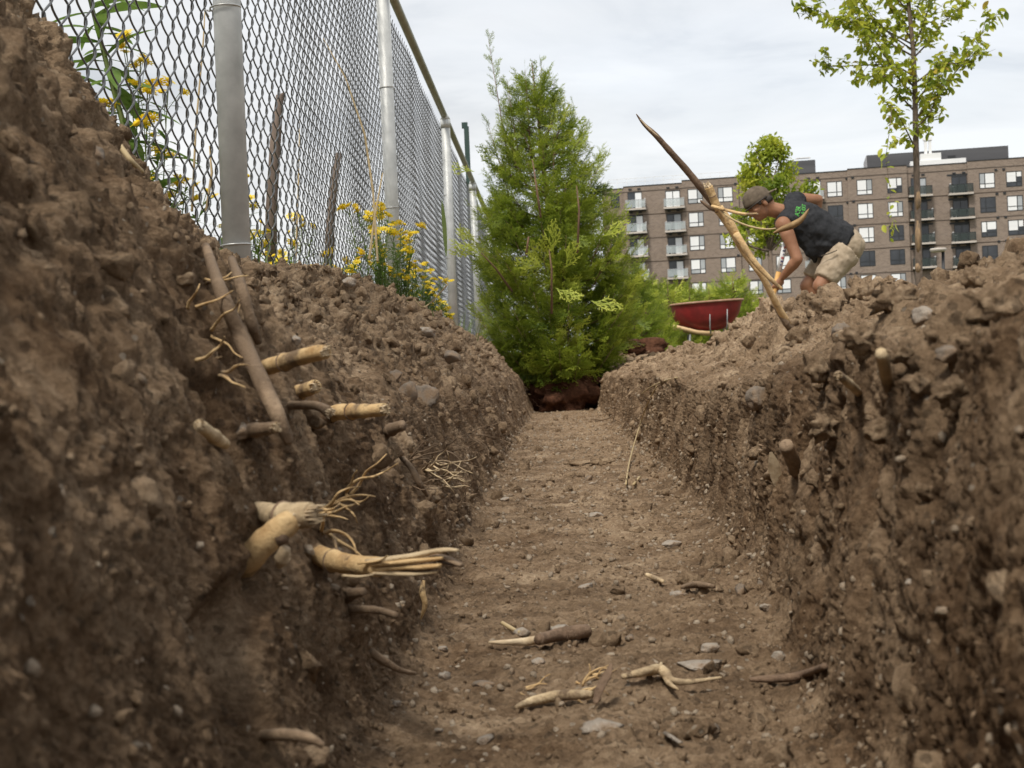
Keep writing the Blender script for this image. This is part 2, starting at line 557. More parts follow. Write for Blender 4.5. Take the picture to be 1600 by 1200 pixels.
spoil = 0.042 * fbm(q * 4.2, 3, 23) + 0.046 * rubble(q, 7, 12) * rg * (0.6 + 0.6 * far_side) + 0.042 * rubble(q, 13, 1) * rg + 0.028 * rubble(q, 26, 2) * rg \
    + 0.0145 * rubble(q, 52, 3) * rg + 0.0072 * rubble(q, 110, 4) + 0.0034 * rubble(q, 210, 16) + 0.008 * fbm(q * 45, 4, 30, 0.65) * fade(60) - 0.046
holes = np.clip(perlin(P0 * np.array([8.5, 7.5, 10.5]), 60) - 0.25, 0, 1)
st = P0 * np.array([26.0, 46.0, 4.0]); st2 = P0 * np.array([9.0, 12.0, 5.0])
rw = np.clip(0.02 + 2.0 * perlin(P0 * 5.5, 8), 0.0, 1.0)
wall = 0.034 * fbm(st2, 3, 40) + 0.007 * fbm(st, 3, 44, 0.6) * fade(60) + 0.030 * rubble(q, 9, 6) * rw + 0.012 * rubble(q, 30, 7) * rw + 0.0050 * rubble(q, 100, 14) * (0.2 + rw) + 0.0018 * rubble(q, 220, 17) + 0.003 * fbm(q * 90, 2, 48) * fade(100) - 0.008
rf = np.clip(0.32 + 1.8 * perlin(P0 * np.array([7, 5, 7]), 10), 0.1, 1)
floor = 0.011 * fbm(P0 * 5.5, 3, 50) + 0.008 * fbm(P0 * np.array([11, 9, 11]), 4, 53, 0.6) * fade(40) + 0.0160 * rubble(q, 27, 9) * rf + 0.0090 * rubble(q, 75, 11) * (0.35 + 0.65 * rf) + 0.0028 * rubble(q, 170, 15) + 0.002 * fbm(q * 130, 2, 58) * fade(150) - 0.004
wsum = ws + ww + wf + 1e-6
disp = (ws * spoil + ww * wall + wf * floor) / np.maximum(wsum, 0.9) - holes * 0.15 * np.clip(ws + 0.6 * ww, 0, 1)
TV = P0 + NV * disp[:, None]
TV += NV * (NPR.randn(len(TV)) * 0.0011)[:, None]
TV[:, 1] += 0.014 * perlin(P0 * 13, 70) * (ws + ww) + 0.005 * perlin(P0 * 45, 71) * (ws + ww)
NY_, NT_ = len(YR), len(tt)


def hit(px, py, rad=3.5):
    """Nearest point of the soil surface seen at a picture position."""
    X, Y, D = project(TV)
    ok = (D > 0.2) & (np.abs(X - px) < rad) & (np.abs(Y - py) < rad)
    if not ok.any():
        return hit(px, py, rad * 2)
    i = np.where(ok)[0]
    return int(i[np.argmin(D[i])])


# pits and clefts that the photograph shows in the banks: (px, py, radius, depth, stretch up)
PITS = [(545, 600, 0.022, 0.075, 1.0), (1110, 600, 0.022, 0.05, 2.2), (1330, 800, 0.014, 0.03, 2.0), (1160, 665, 0.02, 0.05, 1.4), (1330, 700, 0.03, 0.04, 1.0),
        (345, 640, 0.02, 0.04, 1.6), (1245, 700, 0.018, 0.04, 1.0), (1345, 900, 0.012, 0.025, 2.0), (1420, 500, 0.03, 0.045, 0.8), (365, 560, 0.02, 0.04, 1.0),
        (600, 700, 0.03, 0.03, 0.7), (1240, 860, 0.014, 0.03, 1.2), (400, 905, 0.015, 0.012, 1.0)]
_idx = [hit(p[0], p[1]) for p in PITS]
for (px, py, r, dp, st_), i in zip(PITS, _idx):
    c = TV[i].copy(); n = NV[i]
    dv = TV - c
    m = np.exp(-((dv[:, 0] ** 2 + dv[:, 1] ** 2) + (dv[:, 2] / st_) ** 2) / (r * r))
    TV -= n[None, :] * (dp * m)[:, None]

grid = np.arange(NY_ * NT_).reshape(NY_, NT_)
TF = np.stack([grid[:-1, :-1], grid[:-1, 1:], grid[1:, 1:], grid[1:, :-1]], -1)
cut1 = int(np.searchsorted(tt, 6.6)); cut2 = int(np.searchsorted(tt, 9.4))


def strip(name, c0, c1, label, cat):
    f = TF[:, c0:c1].reshape(-1, 4)
    v0 = grid[:, c0:c1 + 1].ravel()
    remap = np.full(NY_ * NT_, -1, np.int64); remap[v0] = np.arange(len(v0))
    o = link(name, np_mesh(name, TV[v0], remap[f], M['soil'], True, {'dry': wd[v0]}))
    return tag(o, label, cat, kind='structure')


strip('soil_bank', 0, cut1, 'rough bank of dug brown soil between trench and wire fence', 'soil bank')
strip('trench_floor', cut1, cut2, 'flat trodden earth floor of the trench with crumbs and pebbles', 'trench floor')
strip('soil_bank', cut2, NT_ - 1, 'lumpy heaped soil bank on the side of the bending worker', 'soil bank')

# the ground sheet round the trench, out to the horizon
gb = MB(); gb.smooth = False
FAR = 900.0
for (x0, x1, y0, y1) in ((-FAR, -1.40, -FAR, FAR), (1.70, FAR, -FAR, FAR), (-1.40, 1.70, 7.1 * KD, FAR), (-1.40, 1.70, -FAR, -1.95 * KD)):
    gb.add([(x0, y0, 0.352), (x1, y0, 0.352), (x1, y1, 0.352), (x0, y1, 0.352)], [(0, 1, 2, 3)])
tag(gb.build('ground', simple('ground_earth', (0.13, 0.10, 0.06), (0.10, 0.12, 0.045), 0.8, 0.95, spec=0.1)), 'level open ground round the trench', 'ground', kind='structure')

# ------------------------------------------------------------------ loose clods and gravel, too many to count
PXv, PYv, Dv = project(TV)
seen = (Dv > 0.28) & (PXv > -80) & (PXv < 1680) & (PYv > 200) & (PYv < 1290)
CI = np.where(seen)[0]


def rot_mats(n, rs):
    qv = rs.normal(size=(n, 4)); qv /= np.linalg.norm(qv, axis=1)[:, None]
    w, x, y, z = qv.T
    return np.stack([1 - 2 * (y * y + z * z), 2 * (x * y - z * w), 2 * (x * z + y * w), 2 * (x * y + z * w), 1 - 2 * (x * x + z * z), 2 * (y * z - x * w),
                     2 * (x * z - y * w), 2 * (y * z + x * w), 1 - 2 * (x * x + y * y)], -1).reshape(n, 3, 3)


def rough_ball(sub, seed, amp=0.35, angular=False):
    v, f = ico(sub)
    s = 1 + amp * (fbm(v * 1.5 + seed * 5.1, 4, seed, 0.75) * 2.0)
    v = v * s[:, None]
    if sub > 1 and not angular: v = v * (1 + 0.34 * chunks(v * 2.1 + seed, seed))[:, None]
    if angular:
        for k in range(7):
            d = NPR.normal(size=3); d /= np.linalg.norm(d)
            h = 0.55 + 0.3 * NPR.rand()
            e = v @ d
            v = v - np.clip(e - h, 0, None)[:, None] * d
    v = v * np.array([1.0, 0.82, 0.62])
    return v, f


def scatter(name, idx_w, n, smin, smax, sub, mat, label, cat, angular=False, sink=0.45, power=2.2, extra=None):
    w = idx_w[CI] * np.clip(Dv[CI], 0.35, 3.5) ** 0.4
    w = w / w.sum()
    pick = CI[NPR.choice(len(CI), n, p=w)]
    s = smin + (smax - smin) * NPR.rand(n) ** power
    s = s * np.clip(0.55 + 0.25 * Dv[pick], 0.6, 1.25)
    Rm = rot_mats(n, NPR)
    nrm = NV[pick]
    pos = TV[pick] + nrm * (s * (0.55 - sink))[:, None]
    VV, FF, base = [], [], 0
    var = NPR.randint(0, 6, n)
    for k in range(6):
        tv, tf = rough_ball(sub, 100 + k + sub * 10, 0.4, angular)
        m = var == k
        if not m.any(): continue
        mats = np.concatenate([Rm[m] * s[m][:, None, None], pos[m][:, :, None]], 2)
        V, F = bake(tv, tf, mats, base)
        VV.append(V); FF.append(F); base += len(V)
    o = link(name, np_mesh(name, np.concatenate(VV), np.concatenate(FF), mat, False))
    return tag(o, label, cat, kind='stuff')


clw = ws * np.clip(0.25 + calm, 0.1, 2) * np.clip(1.15 - ww, 0.1, 1) + 0.03 * ww + 0.16 * wf
scatter('soil_crumbs', clw + 1.1 * wf, 23000, 0.0013, 0.0062, 1, M['clod'], 'small brown soil crumbs lying over the banks and the floor', 'soil crumbs')
scatter('soil_clods', clw * np.clip(calm - 0.2, 0.02, 1), 3600, 0.005, 0.019, 2, M['clod'], 'lumpy brown clods of dug soil lying over both banks', 'soil clods', power=2.6)
scatter('gravel', wf + 0.05 * ws, 5200, 0.0012, 0.0078, 1, M['gravel'], 'small grey gravel bits scattered over the trench floor', 'gravel', angular=True)

# ------------------------------------------------------------------ chain-link fence
M['galv'] = simple('galvanised_steel', (0.42, 0.43, 0.425), (0.60, 0.61, 0.60), 14, 0.5, metal=0.25, bmp=0.05)
M['galv_rail'] = simple('weathered_rail', (0.24, 0.24, 0.19), (0.36, 0.36, 0.30), 14, 0.5, metal=0.5)
M['wire'] = simple('fence_wire', (0.085, 0.088, 0.090), (0.19, 0.195, 0.20), 30, 0.42, metal=0.7)
M['tie'] = simple('tie_wire', (0.40, 0.40, 0.39), (0.55, 0.55, 0.54), 30, 0.4, metal=0.6)
FX, PITCHW, RAILZ, BOTZ = -0.685, 0.079, 2.02, 0.385
fence = thing('chain_link_fence', (FX, 1.82, 0.37), 'tall galvanised chain link fence with round posts running along the left bank', 'fence')
POSTS = [KD * v for v in (-0.06, 1.78, 3.62, 5.56, 7.42, 9.24, 11.04)]
pm = MB(); pm.tube([(0, 0, 0.30), (0, 0, RAILZ - 0.02)], 0.030, 20)
pm.tube([(0, 0, RAILZ - 0.075), (0, 0, RAILZ - 0.02)], 0.034, 20); pm.tube([(0, 0, RAILZ - 0.02), (0, 0, RAILZ + 0.012)], [0.034, 0.020], 20)
pmesh = pm.mesh('post', M['galv'])
tm = MB()
tm.tube([(0.0325 * math.cos(a), 0.0325 * math.sin(a), 0.0012 * a) for a in [i * 2 * PI / 20 for i in range(21)]], 0.0021, 6, cap=False)
tm.tube([(-0.030, 0.012, 0), (-0.040, 0.022, 0.004), (-0.030, 0.030, -0.008)], 0.0021, 6)
tmesh = tm.mesh('tie_wire', M['tie'])
for i, y in enumerate(POSTS):
    p = link('post', pmesh); p.location = (FX + 0.006 * math.sin(i * 2.3), y, 0)
    p.rotation_euler = (0, 0.004 * math.sin(i * 1.7), i * 0.7)
    adopt(p, fence)
    for z in (0.57, 1.04, 1.51):
        t = link('tie_wire', tmesh); t.location = (p.location.x, y, z + 0.03 * math.sin(i * 3 + z * 5)); t.rotation_euler = (0, 0, 0.5 * math.sin(i + z))
        adopt(t, fence)
rm = MB(); rm.tube([(FX, -0.6, RAILZ + 0.012), (FX, 9, RAILZ + 0.010), (FX, 20.0, RAILZ + 0.012)], 0.0215, 16)
rm.build('top_rail', M['galv_rail'], fence)
# one woven wire: a flattened spiral; each neighbour is half a turn higher so that the bends hook together
nper = int((RAILZ - 0.02 - BOTZ) / PITCHW)
pts = []
A, SUB = PITCHW / 4 + 0.0030, 12
for k in range(nper * SUB + 1):
    ph = k / SUB
    tri = 1 - 4 * abs((ph % 1.0) - 0.5)
    s_ = math.copysign(abs(tri) ** 0.86, tri) * A
    pts.append((0.0055 * math.sin(2 * PI * ph), s_, BOTZ + ph * PITCHW))
wm = MB(); wm.tube(pts, 0.0020, 6, cap=False, up=(1, 0, 0))
wmesh = wm.mesh('wire', M['wire'])
y = 1.45; k = 0
fw = MB()
while y < 19.6:
    bow = 0.008 * math.sin(y * 1.9) + 0.004 * math.sin(y * 5.1)
    zo = (PITCHW / 2 if k % 2 else 0.0) + 0.003 * math.sin(y * 2.7)
    if k < 292:
        o = link('wire', wmesh); o.location = (FX - 0.038 + bow, y, zo); o.rotation_euler = (0.006 * math.sin(y * 3.3), 0, 0)
        adopt(o, fence)
    else:
        tv = [(p[0] + FX - 0.038 + bow, p[1] + y, p[2] + zo) for p in pts[::3]]
        fw.tube(tv, 0.0026, 3, cap=False, up=(1, 0, 0))
    y += PITCHW / 2; k += 1
o = fw.build('wire_mesh', M['wire'], fence); o['kind'] = 'stuff'
tb = MB(); tb.tube([(FX - 0.038, 0.5, BOTZ + 0.03), (FX - 0.036, 19.6, BOTZ + 0.03)], 0.0022, 6); tb.build('tension_wire', M['wire'], fence)

# ------------------------------------------------------------------ weeds along the fence
M['stalk'] = simple('weed_stalk', (0.10, 0.14, 0.035), (0.17, 0.21, 0.06), 10, 0.7, trans=0.15)
M['weed_leaf'] = simple('weed_leaf', (0.085, 0.165, 0.026), (0.17, 0.27, 0.06), 12, 0.55, trans=0.4)
M['grass'] = simple('grass_blade', (0.10, 0.17, 0.035), (0.20, 0.25, 0.07), 6, 0.6, trans=0.35)
M['straw'] = simple('dry_straw', (0.42, 0.31, 0.15), (0.58, 0.46, 0.27), 12, 0.7, trans=0.2)
M['yellow'] = simple('yellow_petals', (0.86, 0.62, 0.015), (0.92, 0.72, 0.03), 60, 0.6, trans=0.3)
M['oldwood'] = simple('weathered_wood', (0.075, 0.055, 0.042), (0.20, 0.15, 0.12), 9, 0.85, bmp=0.5, stretch=(3, 3, 0.5))


def leaf_mb(mb, base, d, nrm, L, Wd, droop=0.3, fold=0.25, n=5):
    """A pointed, folded leaf of n segments."""
    d = Vector(d).normalized(); nrm = Vector(nrm)
    s = d.cross(nrm).normalized(); nrm = s.cross(d).normalized()
    b = Vector(base); vs = []; fs = []
    for i in range(n + 1):
        t = i / n
        w = Wd * 0.5 * (math.sin(PI * min(1, t * 0.93 + 0.05)) ** 0.8) if i < n else 0.0
        c = b + d * (L * t) - nrm * (droop * L * t * t)
        vs += [c + s * w + nrm * (fold * w), c, c - s * w + nrm * (fold * w)]
    for i in range(n):
        a = i * 3
        fs += [(a, a + 1, a + 4, a + 3), (a + 1, a + 2, a + 5, a + 4)]
    mb.add(vs, fs)


def blade_mb(mb, base, lean, L, Wd, bend, n=6):
    b = Vector(base); lean = Vector(lean); side = Vector((lean.y, -lean.x, 0)).normalized()
    vs, fs = [], []
    for i in range(n + 1):
        t = i / n
        c = b + Vector((0, 0, L * (t - 0.35 * bend * t * t))) + lean * (L * bend * t * t)
        w = Wd * 0.5 * (1 - t ** 2.2)
        vs += [c + side * w, c - side * w]
    for i in range(n):
        fs.append((2 * i, 2 * i + 1, 2 * i + 3, 2 * i + 2))
    mb.add(vs, fs)


# flower head: a domed disc with a rim of short petals
fh = MB()
fh.ell((0, 0, 0.0), (0.0052, 0.0052, 0.0036), nu=8, nv=4)
for k in range(9):
    a = k * 2 * PI / 9
    leaf_mb(fh, (0.004 * math.cos(a), 0.004 * math.sin(a), 0), (math.cos(a), math.sin(a), 0.25), (0, 0, 1), 0.009, 0.0055, 0.2, 0.1, 2)
head_me = fh.mesh('flower_head', M['yellow'])


def flower_plant(x, y, z0, H, nst, nhead, label, group='yellow wild flowers along the fence', spread=0.10, big=1.0):
    t = thing('wild_flower', (x, y, z0), label, 'wild flower', group)
    st, lf, heads = MB(), MB(), []
    for s in range(nst):
        a = RND.uniform(0, 2 * PI); r = spread * RND.random() ** 0.5
        tip = Vector((x + r * math.cos(a), y + r * math.sin(a) * 1.6, z0 + H * RND.uniform(0.45, 1.0)))
        b0 = Vector((x + RND.uniform(-.02, .02), y + RND.uniform(-.03, .03), z0))
        mid = b0.lerp(tip, 0.55) + Vector((RND.uniform(-.02, .02), RND.uniform(-.02, .02), 0.02))
        st.tube([b0, mid, tip], [0.0022, 0.0017, 0.0011], 5)
        nb = max(1, round(nhead / nst))
        for h in range(nb):
            tp = tip + Vector((RND.gauss(0, .016), RND.gauss(0, .02), RND.uniform(-.03, .014)))
            if h: st.tube([mid.lerp(tip, RND.uniform(0.5, 0.9)), tp.lerp(tip, 0.3) - Vector((0, 0, 0.008)), tp], 0.0008, 4)
            else: tp = tip
            heads.append(tp)
        for q_ in range(44):
            k = RND.uniform(0.05, 0.92); p = b0.lerp(mid, k * 2) if k < 0.5 else mid.lerp(tip, k * 2 - 1)
            an = RND.uniform(0, 2 * PI)
            leaf_mb(lf, p, (math.cos(an), math.sin(an), RND.uniform(0.1, 0.9)), (0, 0, 1), RND.uniform(0.02, 0.055) * big, RND.uniform(0.004, 0.009) * big, 0.3, 0.2, 3)
    st.build('stems', M['stalk'], t)
    o = lf.build('leaves', M['weed_leaf'], t); o['kind'] = 'stuff'
    for tp in heads:
        o = link('flower_head', head_me); o.location = tp
        o.rotation_euler = (RND.uniform(-.7, .7), RND.uniform(-.7, .7), RND.uniform(0, 6)); k = RND.uniform(0.95, 1.55) * big; o.scale = (k, k, k)
        adopt(o, t)
    return t


def crest_z(x, y):
    i = np.argmin((TV[:, 0] - x) ** 2 + (TV[:, 1] - y) ** 2)
    return float(TV[i, 2])


ORD = ['first', 'second', 'third', 'fourth', 'fifth', 'sixth', 'seventh', 'eighth', 'ninth', 'tenth', 'eleventh', 'twelfth', 'thirteenth']
# the bushy clump in front of the second post, then the thin ones behind the wire
for (x, y, H, ns, nh) in [(-0.60, 3.0, 0.36, 7, 17), (-0.585, 3.22, 0.36, 7, 17), (-0.575, 3.45, 0.31, 7, 16), (-0.60, 2.80, 0.36, 6, 15), (-0.565, 3.75, 0.25, 6, 12), (-0.56, 3.95, 0.16, 5, 8)]:
    flower_plant(x, KD * y, crest_z(x, KD * y) - 0.02, H * 1.12, ns + 7, nh + 20, 'bushy yellow wild flower before the fence, %s of its clump going away from the camera' % ORD[sorted([2.80, 3.0, 3.22, 3.45, 3.75, 3.95]).index(y)], 'bushy yellow flowers in front of the fence', 0.09)
for (x, y, H, ns, nh) in [(-0.80, 2.02, 0.20, 4, 7), (-0.82, 2.18, 0.27, 4, 8), (-0.63, 2.27, 0.16, 3, 6), (-0.80, 2.36, 0.26, 4, 8), (-0.64, 2.46, 0.17, 4, 6), (-0.80, 2.55, 0.30, 4, 9),
                          (-0.84, 2.7, 0.33, 4, 8), (-0.80, 2.85, 0.34, 4, 9), (-0.80, 3.05, 0.33, 4, 8), (-0.82, 2.10, 0.33, 3, 6), (-0.88, 3.2, 0.36, 4, 8), (-0.9, 2.45, 0.36, 3, 6)]:
    flower_plant(x, KD * y, crest_z(x, KD * y) - 0.02, H * 1.3, ns + 2, nh + 4, 'thin yellow wild flower at the wire, %s counted from the first post' % ORD[sorted([2.02, 2.18, 2.27, 2.36, 2.46, 2.55, 2.7, 2.85, 3.05, 2.10, 3.2, 2.45]).index(y)], 'thin yellow flowers between first and second post', 0.07)
flower_plant(-0.98, KD * 1.98, 0.40, 0.72, 9, 46, 'tall loose yellow flowering weed behind the wire left of the first post', None, 0.085, 1.25)
flower_plant(-0.90, KD * 2.02, 0.40, 0.42, 8, 12, 'lower leafy yellow flowering weed close to the first post', None, 0.10, 1.2)
flower_plant(-1.05, KD * 1.80, 0.38, 0.50, 9, 6, 'leafy green weed under the tall toothed weed behind the wire', None, 0.14, 1.6)

for k_, (x, y, H) in enumerate([(-0.84, 1.95, .24), (-0.86, 2.25, .30), (-0.83, 2.5, .26), (-0.88, 2.75, .34), (-0.84, 3.05, .30), (-0.86, 3.45, .36)]):
    flower_plant(x, KD * y, crest_z(x, KD * y) - 0.02, H, 9, 3, 'leafy green weed with few flowers behind the wire, %s from the first post' % ORD[k_], 'leafy weeds behind the wire', 0.13, 1.5)
# the tall leafy weed at the far left
tw = thing('tall_weed', (-0.98, KD * 1.9, 0.36), 'tall green weed with long toothed leaves behind the wire at far left', 'weed')
b0 = at(212, 262, 2.0); b1 = at(172, 120, 2.0); b2 = at(138, -10, 2.0); b3 = at(110, -150, 2.02)
root0 = at(238, 420, 1.98)
path = [root0, b0, b1, b2, b3]
sm_ = MB(); sm_.tube(path, [0.009, 0.008, 0.0065, 0.005, 0.003], 8); sm_.build('stem', M['stalk'], tw)
lm = MB(); leaf_mb(lm, (0, 0, 0), (1, 0, 0), (0, 0, 1), 0.20, 0.040, 0.28, 0.3, 8)
leaf_long = lm.mesh('leaf', M['weed_leaf'])
for i in range(64):
    k = 0.1 + 2.9 * i / 64
    p = path[int(k)].lerp(path[int(k) + 1], k % 1)
    o = link('leaf', leaf_long); o.location = p
    sc = RND.uniform(0.6, 1.15) * (0.75 + 0.25 * math.sin(i)); o.scale = (sc, sc * RND.uniform(0.7, 1.1), sc)
    o.rotation_euler = (RND.uniform(-.5, .5), RND.uniform(-0.55, 0.25), i * 2.4 + RND.uniform(-.4, .4))
    adopt(o, tw)

# grass tufts and straws
def tuft(x, y, z, n, L, label, group, mat='grass', wd=0.006, spread=0.05):
    t = MB()
    for i in range(n):
        a = RND.uniform(0, 2 * PI)
        blade_mb(t, (x + RND.gauss(0, spread), y + RND.gauss(0, spread * 1.5), z), (math.cos(a), math.sin(a), 0), L * RND.uniform(0.5, 1.1), wd * RND.uniform(0.6, 1.2), RND.uniform(0.1, 0.7))
    return tag(t.build('grass_tuft', M[mat], None), label, 'grass tuft', group)


for (x, y, n, L) in [(-0.78, 1.72, 9, 0.28), (-0.76, 1.98, 9, 0.22), (-0.64, 2.30, 16, 0.16), (-0.80, 2.25, 12, 0.24), (-0.64, 2.5, 12, 0.16), (-0.8, 2.6, 12, 0.24), (-0.78, 3.0, 14, 0.26), (-0.62, 3.3, 22, 0.20),
                     (-0.6, 3.6, 18, 0.16), (-0.8, 3.9, 14, 0.3), (-0.59, 4.3, 16, 0.14), (-0.78, 1.55, 8, 0.24), (-0.85, 1.4, 8, 0.3)]:
    tuft(x, KD * y, crest_z(x, KD * y) - 0.015, n * 2, L * 1.1, 'thin green grass tuft at the fence foot, %s counted from the near left end' % ORD[sorted([1.72, 1.98, 2.30, 2.25, 2.5, 2.6, 3.0, 3.3, 3.6, 3.9, 4.3, 1.55, 1.4]).index(y)], 'grass tufts along the fence')
tuft(-0.57, KD * 5.1, crest_z(-0.57, KD * 5.1) - 0.02, 46, 0.30, 'dense green grass tuft at the foot of the third fence post', None, 'grass', 0.008, 0.05)
for nm, pts_, r, lab in [('dry_stalk', [at(590, 408, 2.55), at(583, 300, 2.7), at(570, 210, 2.7), at(540, 122, 2.72), at(505, 60, 2.72)], [0.004, 0.004, 0.0035, 0.0025, 0.001], 'long arching dry straw stalk against the wire'),
                         ('dry_stalk', [at(577, 405, 2.55), at(585, 340, 2.65), at(598, 270, 2.65)], [0.004, 0.0035, 0.002], 'short upright dry straw stalk by the second post'),
                         ('dry_stalk', [at(462, 405, 2.3), at(466, 300, 2.4), at(468, 190, 2.4)], [0.003, 0.0025, 0.001], 'thin upright dry stalk between the two broken stakes'),
                         ('dry_stalk', [at(322, 330, 1.78), at(331, 270, 1.80), at(327, 228, 1.80)], [0.003, 0.003, 0.001], 'brown dry grass blade leaning on the first fence post'),
                         ('dry_stalk', [at(300, 330, 1.9), at(306, 200, 1.95), at(318, 60, 1.96), at(321, 0, 1.97)], [0.003, 0.0025, 0.002, 0.001], 'tall thin dry stalk left of the first fence post')]:
    mb = MB(); mb.tube(pts_, r, 6); tag(mb.build(nm, M['straw']), lab, 'dry stalk')
bm_ = MB(); leaf_mb(bm_, at(697, 400, 4.3), at(692, 322, 4.3) - at(697, 400, 4.3), (1, -1, 0), 0.30, 0.030, 0.02, 0.2, 6)
tag(bm_.build('broad_leaf', M['grass']), 'single broad upright green blade between second and third post', 'leaf blade')
# broken stakes behind the wire
for pts_, r, lab in [([at(424, 430, 2.75), at(424, 330, 2.75), at(430, 220, 2.76), at(437, 150, 2.77), at(444, 146, 2.77)], [0.021, 0.020, 0.019, 0.014, 0.004], 'taller broken dark wooden stake behind the wire'),
                     ([at(512, 430, 3.2), at(516, 350, 3.2), at(522, 280, 3.2), at(529, 240, 3.22)], [0.017, 0.017, 0.015, 0.010], 'shorter broken dark wooden stake behind the wire')]:
    mb = MB(); mb.tube(pts_, r, 9, jag=0.25, rnd=RND); tag(mb.build('broken_stake', M['oldwood']), lab, 'stake')
mb = MB(); mb.box(at(733, 300, 8.6), (0.05, 0.05, 1.35)); mb.box(at(726, 196, 8.6), (0.06, 0.035, 0.06))
tag(mb.build('fence_stake', simple('green_paint', (0.02, 0.05, 0.045), (0.03, 0.06, 0.05), 10, 0.5)), 'dark green stake rising above the rail beyond the third post', 'stake')

# ------------------------------------------------------------------ cedars
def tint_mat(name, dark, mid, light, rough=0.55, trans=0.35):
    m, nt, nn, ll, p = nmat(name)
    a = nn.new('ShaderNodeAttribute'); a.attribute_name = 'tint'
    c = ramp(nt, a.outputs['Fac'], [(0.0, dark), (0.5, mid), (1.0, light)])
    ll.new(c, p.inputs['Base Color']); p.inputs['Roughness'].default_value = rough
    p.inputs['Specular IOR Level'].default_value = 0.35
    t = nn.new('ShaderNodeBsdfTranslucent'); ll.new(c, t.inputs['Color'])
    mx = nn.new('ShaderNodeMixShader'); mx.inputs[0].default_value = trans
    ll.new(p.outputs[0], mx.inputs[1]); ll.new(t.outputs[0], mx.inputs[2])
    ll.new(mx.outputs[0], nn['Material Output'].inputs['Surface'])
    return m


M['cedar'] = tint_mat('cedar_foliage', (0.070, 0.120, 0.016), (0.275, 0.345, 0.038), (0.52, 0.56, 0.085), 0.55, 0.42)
M['cedar_bark'] = simple('cedar_bark', (0.10, 0.055, 0.032), (0.22, 0.13, 0.075), 30, 0.85, bmp=0.4, stretch=(4, 4, 0.6))
M['bark'] = simple('young_bark', (0.075, 0.055, 0.042), (0.19, 0.14, 0.105), 26, 0.85, bmp=0.6, stretch=(2, 2, 1))
M['bark_pale'] = simple('peeling_bark', (0.12, 0.085, 0.055), (0.36, 0.23, 0.12), 22, 0.8, bmp=0.7, stretch=(2.5, 2.5, 0.6))


def frond(seed):
    """A flat, fan-shaped spray of scale-leaf branchlets in the xy plane, growing along +x, unit length."""
    rs = random.Random(seed)
    V, F, T = [], [], []

    def strip(x0, y0, x1, y1, w, t0, t1, z0=0.0, z1=0.0):
        dx, dy = x1 - x0, y1 - y0; l = math.hypot(dx, dy) + 1e-6; sx, sy = -dy / l * w, dx / l * w
        b = len(V)
        V.extend([(x0, y0, z0), (x0 + dx * .5 + sx, y0 + dy * .5 + sy, (z0 + z1) / 2), (x1, y1, z1), (x0 + dx * .5 - sx, y0 + dy * .5 - sy, (z0 + z1) / 2)])
        T.extend([t0, (t0 + t1) / 2, t1, (t0 + t1) / 2]); F.append((b, b + 1, b + 2, b + 3))
    px, py, ang = 0.0, 0.0, 0.0
    for i in range(7):
        ang += rs.uniform(-.16, .16); st_ = 0.143; nx, ny = px + st_ * math.cos(ang), py + st_ * math.sin(ang)
        strip(px, py, nx + 0.02 * math.cos(ang), ny + 0.02 * math.sin(ang), 0.019, 0.1 + i * .07, 0.16 + i * .07)
        s = -1 if i % 2 else 1
        for s, off_ in ((s, 0.0), (-s, 0.5)):
            if i < 1 and off_ == 0: continue
            bx, by = px + (nx - px) * off_, py + (ny - py) * off_
            L = (0.46 * (1 - i / 8.0) + 0.06) * rs.uniform(0.7, 1.2); a = ang + s * rs.uniform(0.5, 0.85)
            qx, qy, qz = bx, by, 0.0
            zz = rs.uniform(-.10, .10)
            for j in range(3):
                a -= s * rs.uniform(0.02, 0.16)
                rx, ry, rz = qx + L / 3 * math.cos(a), qy + L / 3 * math.sin(a), qz + zz * L - 0.03 * L * j
                strip(qx, qy, rx + 0.02 * math.cos(a), ry + .02 * math.sin(a), 0.0185, 0.25 + j * .14, 0.40 + j * .16, qz, rz)
                s2 = s if j % 2 else -s
                a2 = a + s2 * rs.uniform(0.5, 0.9); l2 = L * 0.36 * (1 - j / 4.5) + 0.025
                strip(rx, ry, rx + l2 * math.cos(a2), ry + l2 * math.sin(a2), 0.017, 0.4 + j * .12, 0.66 + j * .12, rz, rz + rs.uniform(-.03, .03))
                qx, qy, qz = rx, ry, rz
        px, py = nx, ny
    return np.array(V), np.array(F), np.array(T)


FR = [frond(50 + k) for k in range(7)]


def frame_mats(pos, dirs, up, size):
    """(n,3,4) matrices: x axis along dirs, z axis close to up."""
    x = dirs / (np.linalg.norm(dirs, axis=1)[:, None] + 1e-9)
    y = np.cross(up, x); y /= (np.linalg.norm(y, axis=1)[:, None] + 1e-9)
    z = np.cross(x, y)
    R_ = np.stack([x, y, z], -1) * size[:, None, None]
    return np.concatenate([R_, pos[:, :, None]], 2)


def bake_fronds(name, pos, dirs, up, size, tint, mat, parent, thin=None):
    var = NPR.randint(0, len(FR), len(pos)); VV, FF, TT, base = [], [], [], 0
    mats = frame_mats(pos, dirs, up, size)
    for k, (tv, tf, tc_) in enumerate(FR):
        m = var == k
        if not m.any(): continue
        V, F = bake(tv, tf, mats[m], base)
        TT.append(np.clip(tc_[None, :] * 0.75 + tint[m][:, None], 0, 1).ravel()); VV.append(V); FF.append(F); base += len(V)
    o = link(name, np_mesh(name, np.concatenate(VV), np.concatenate(FF), mat, False, {'tint': np.concatenate(TT)}), parent)
    return o


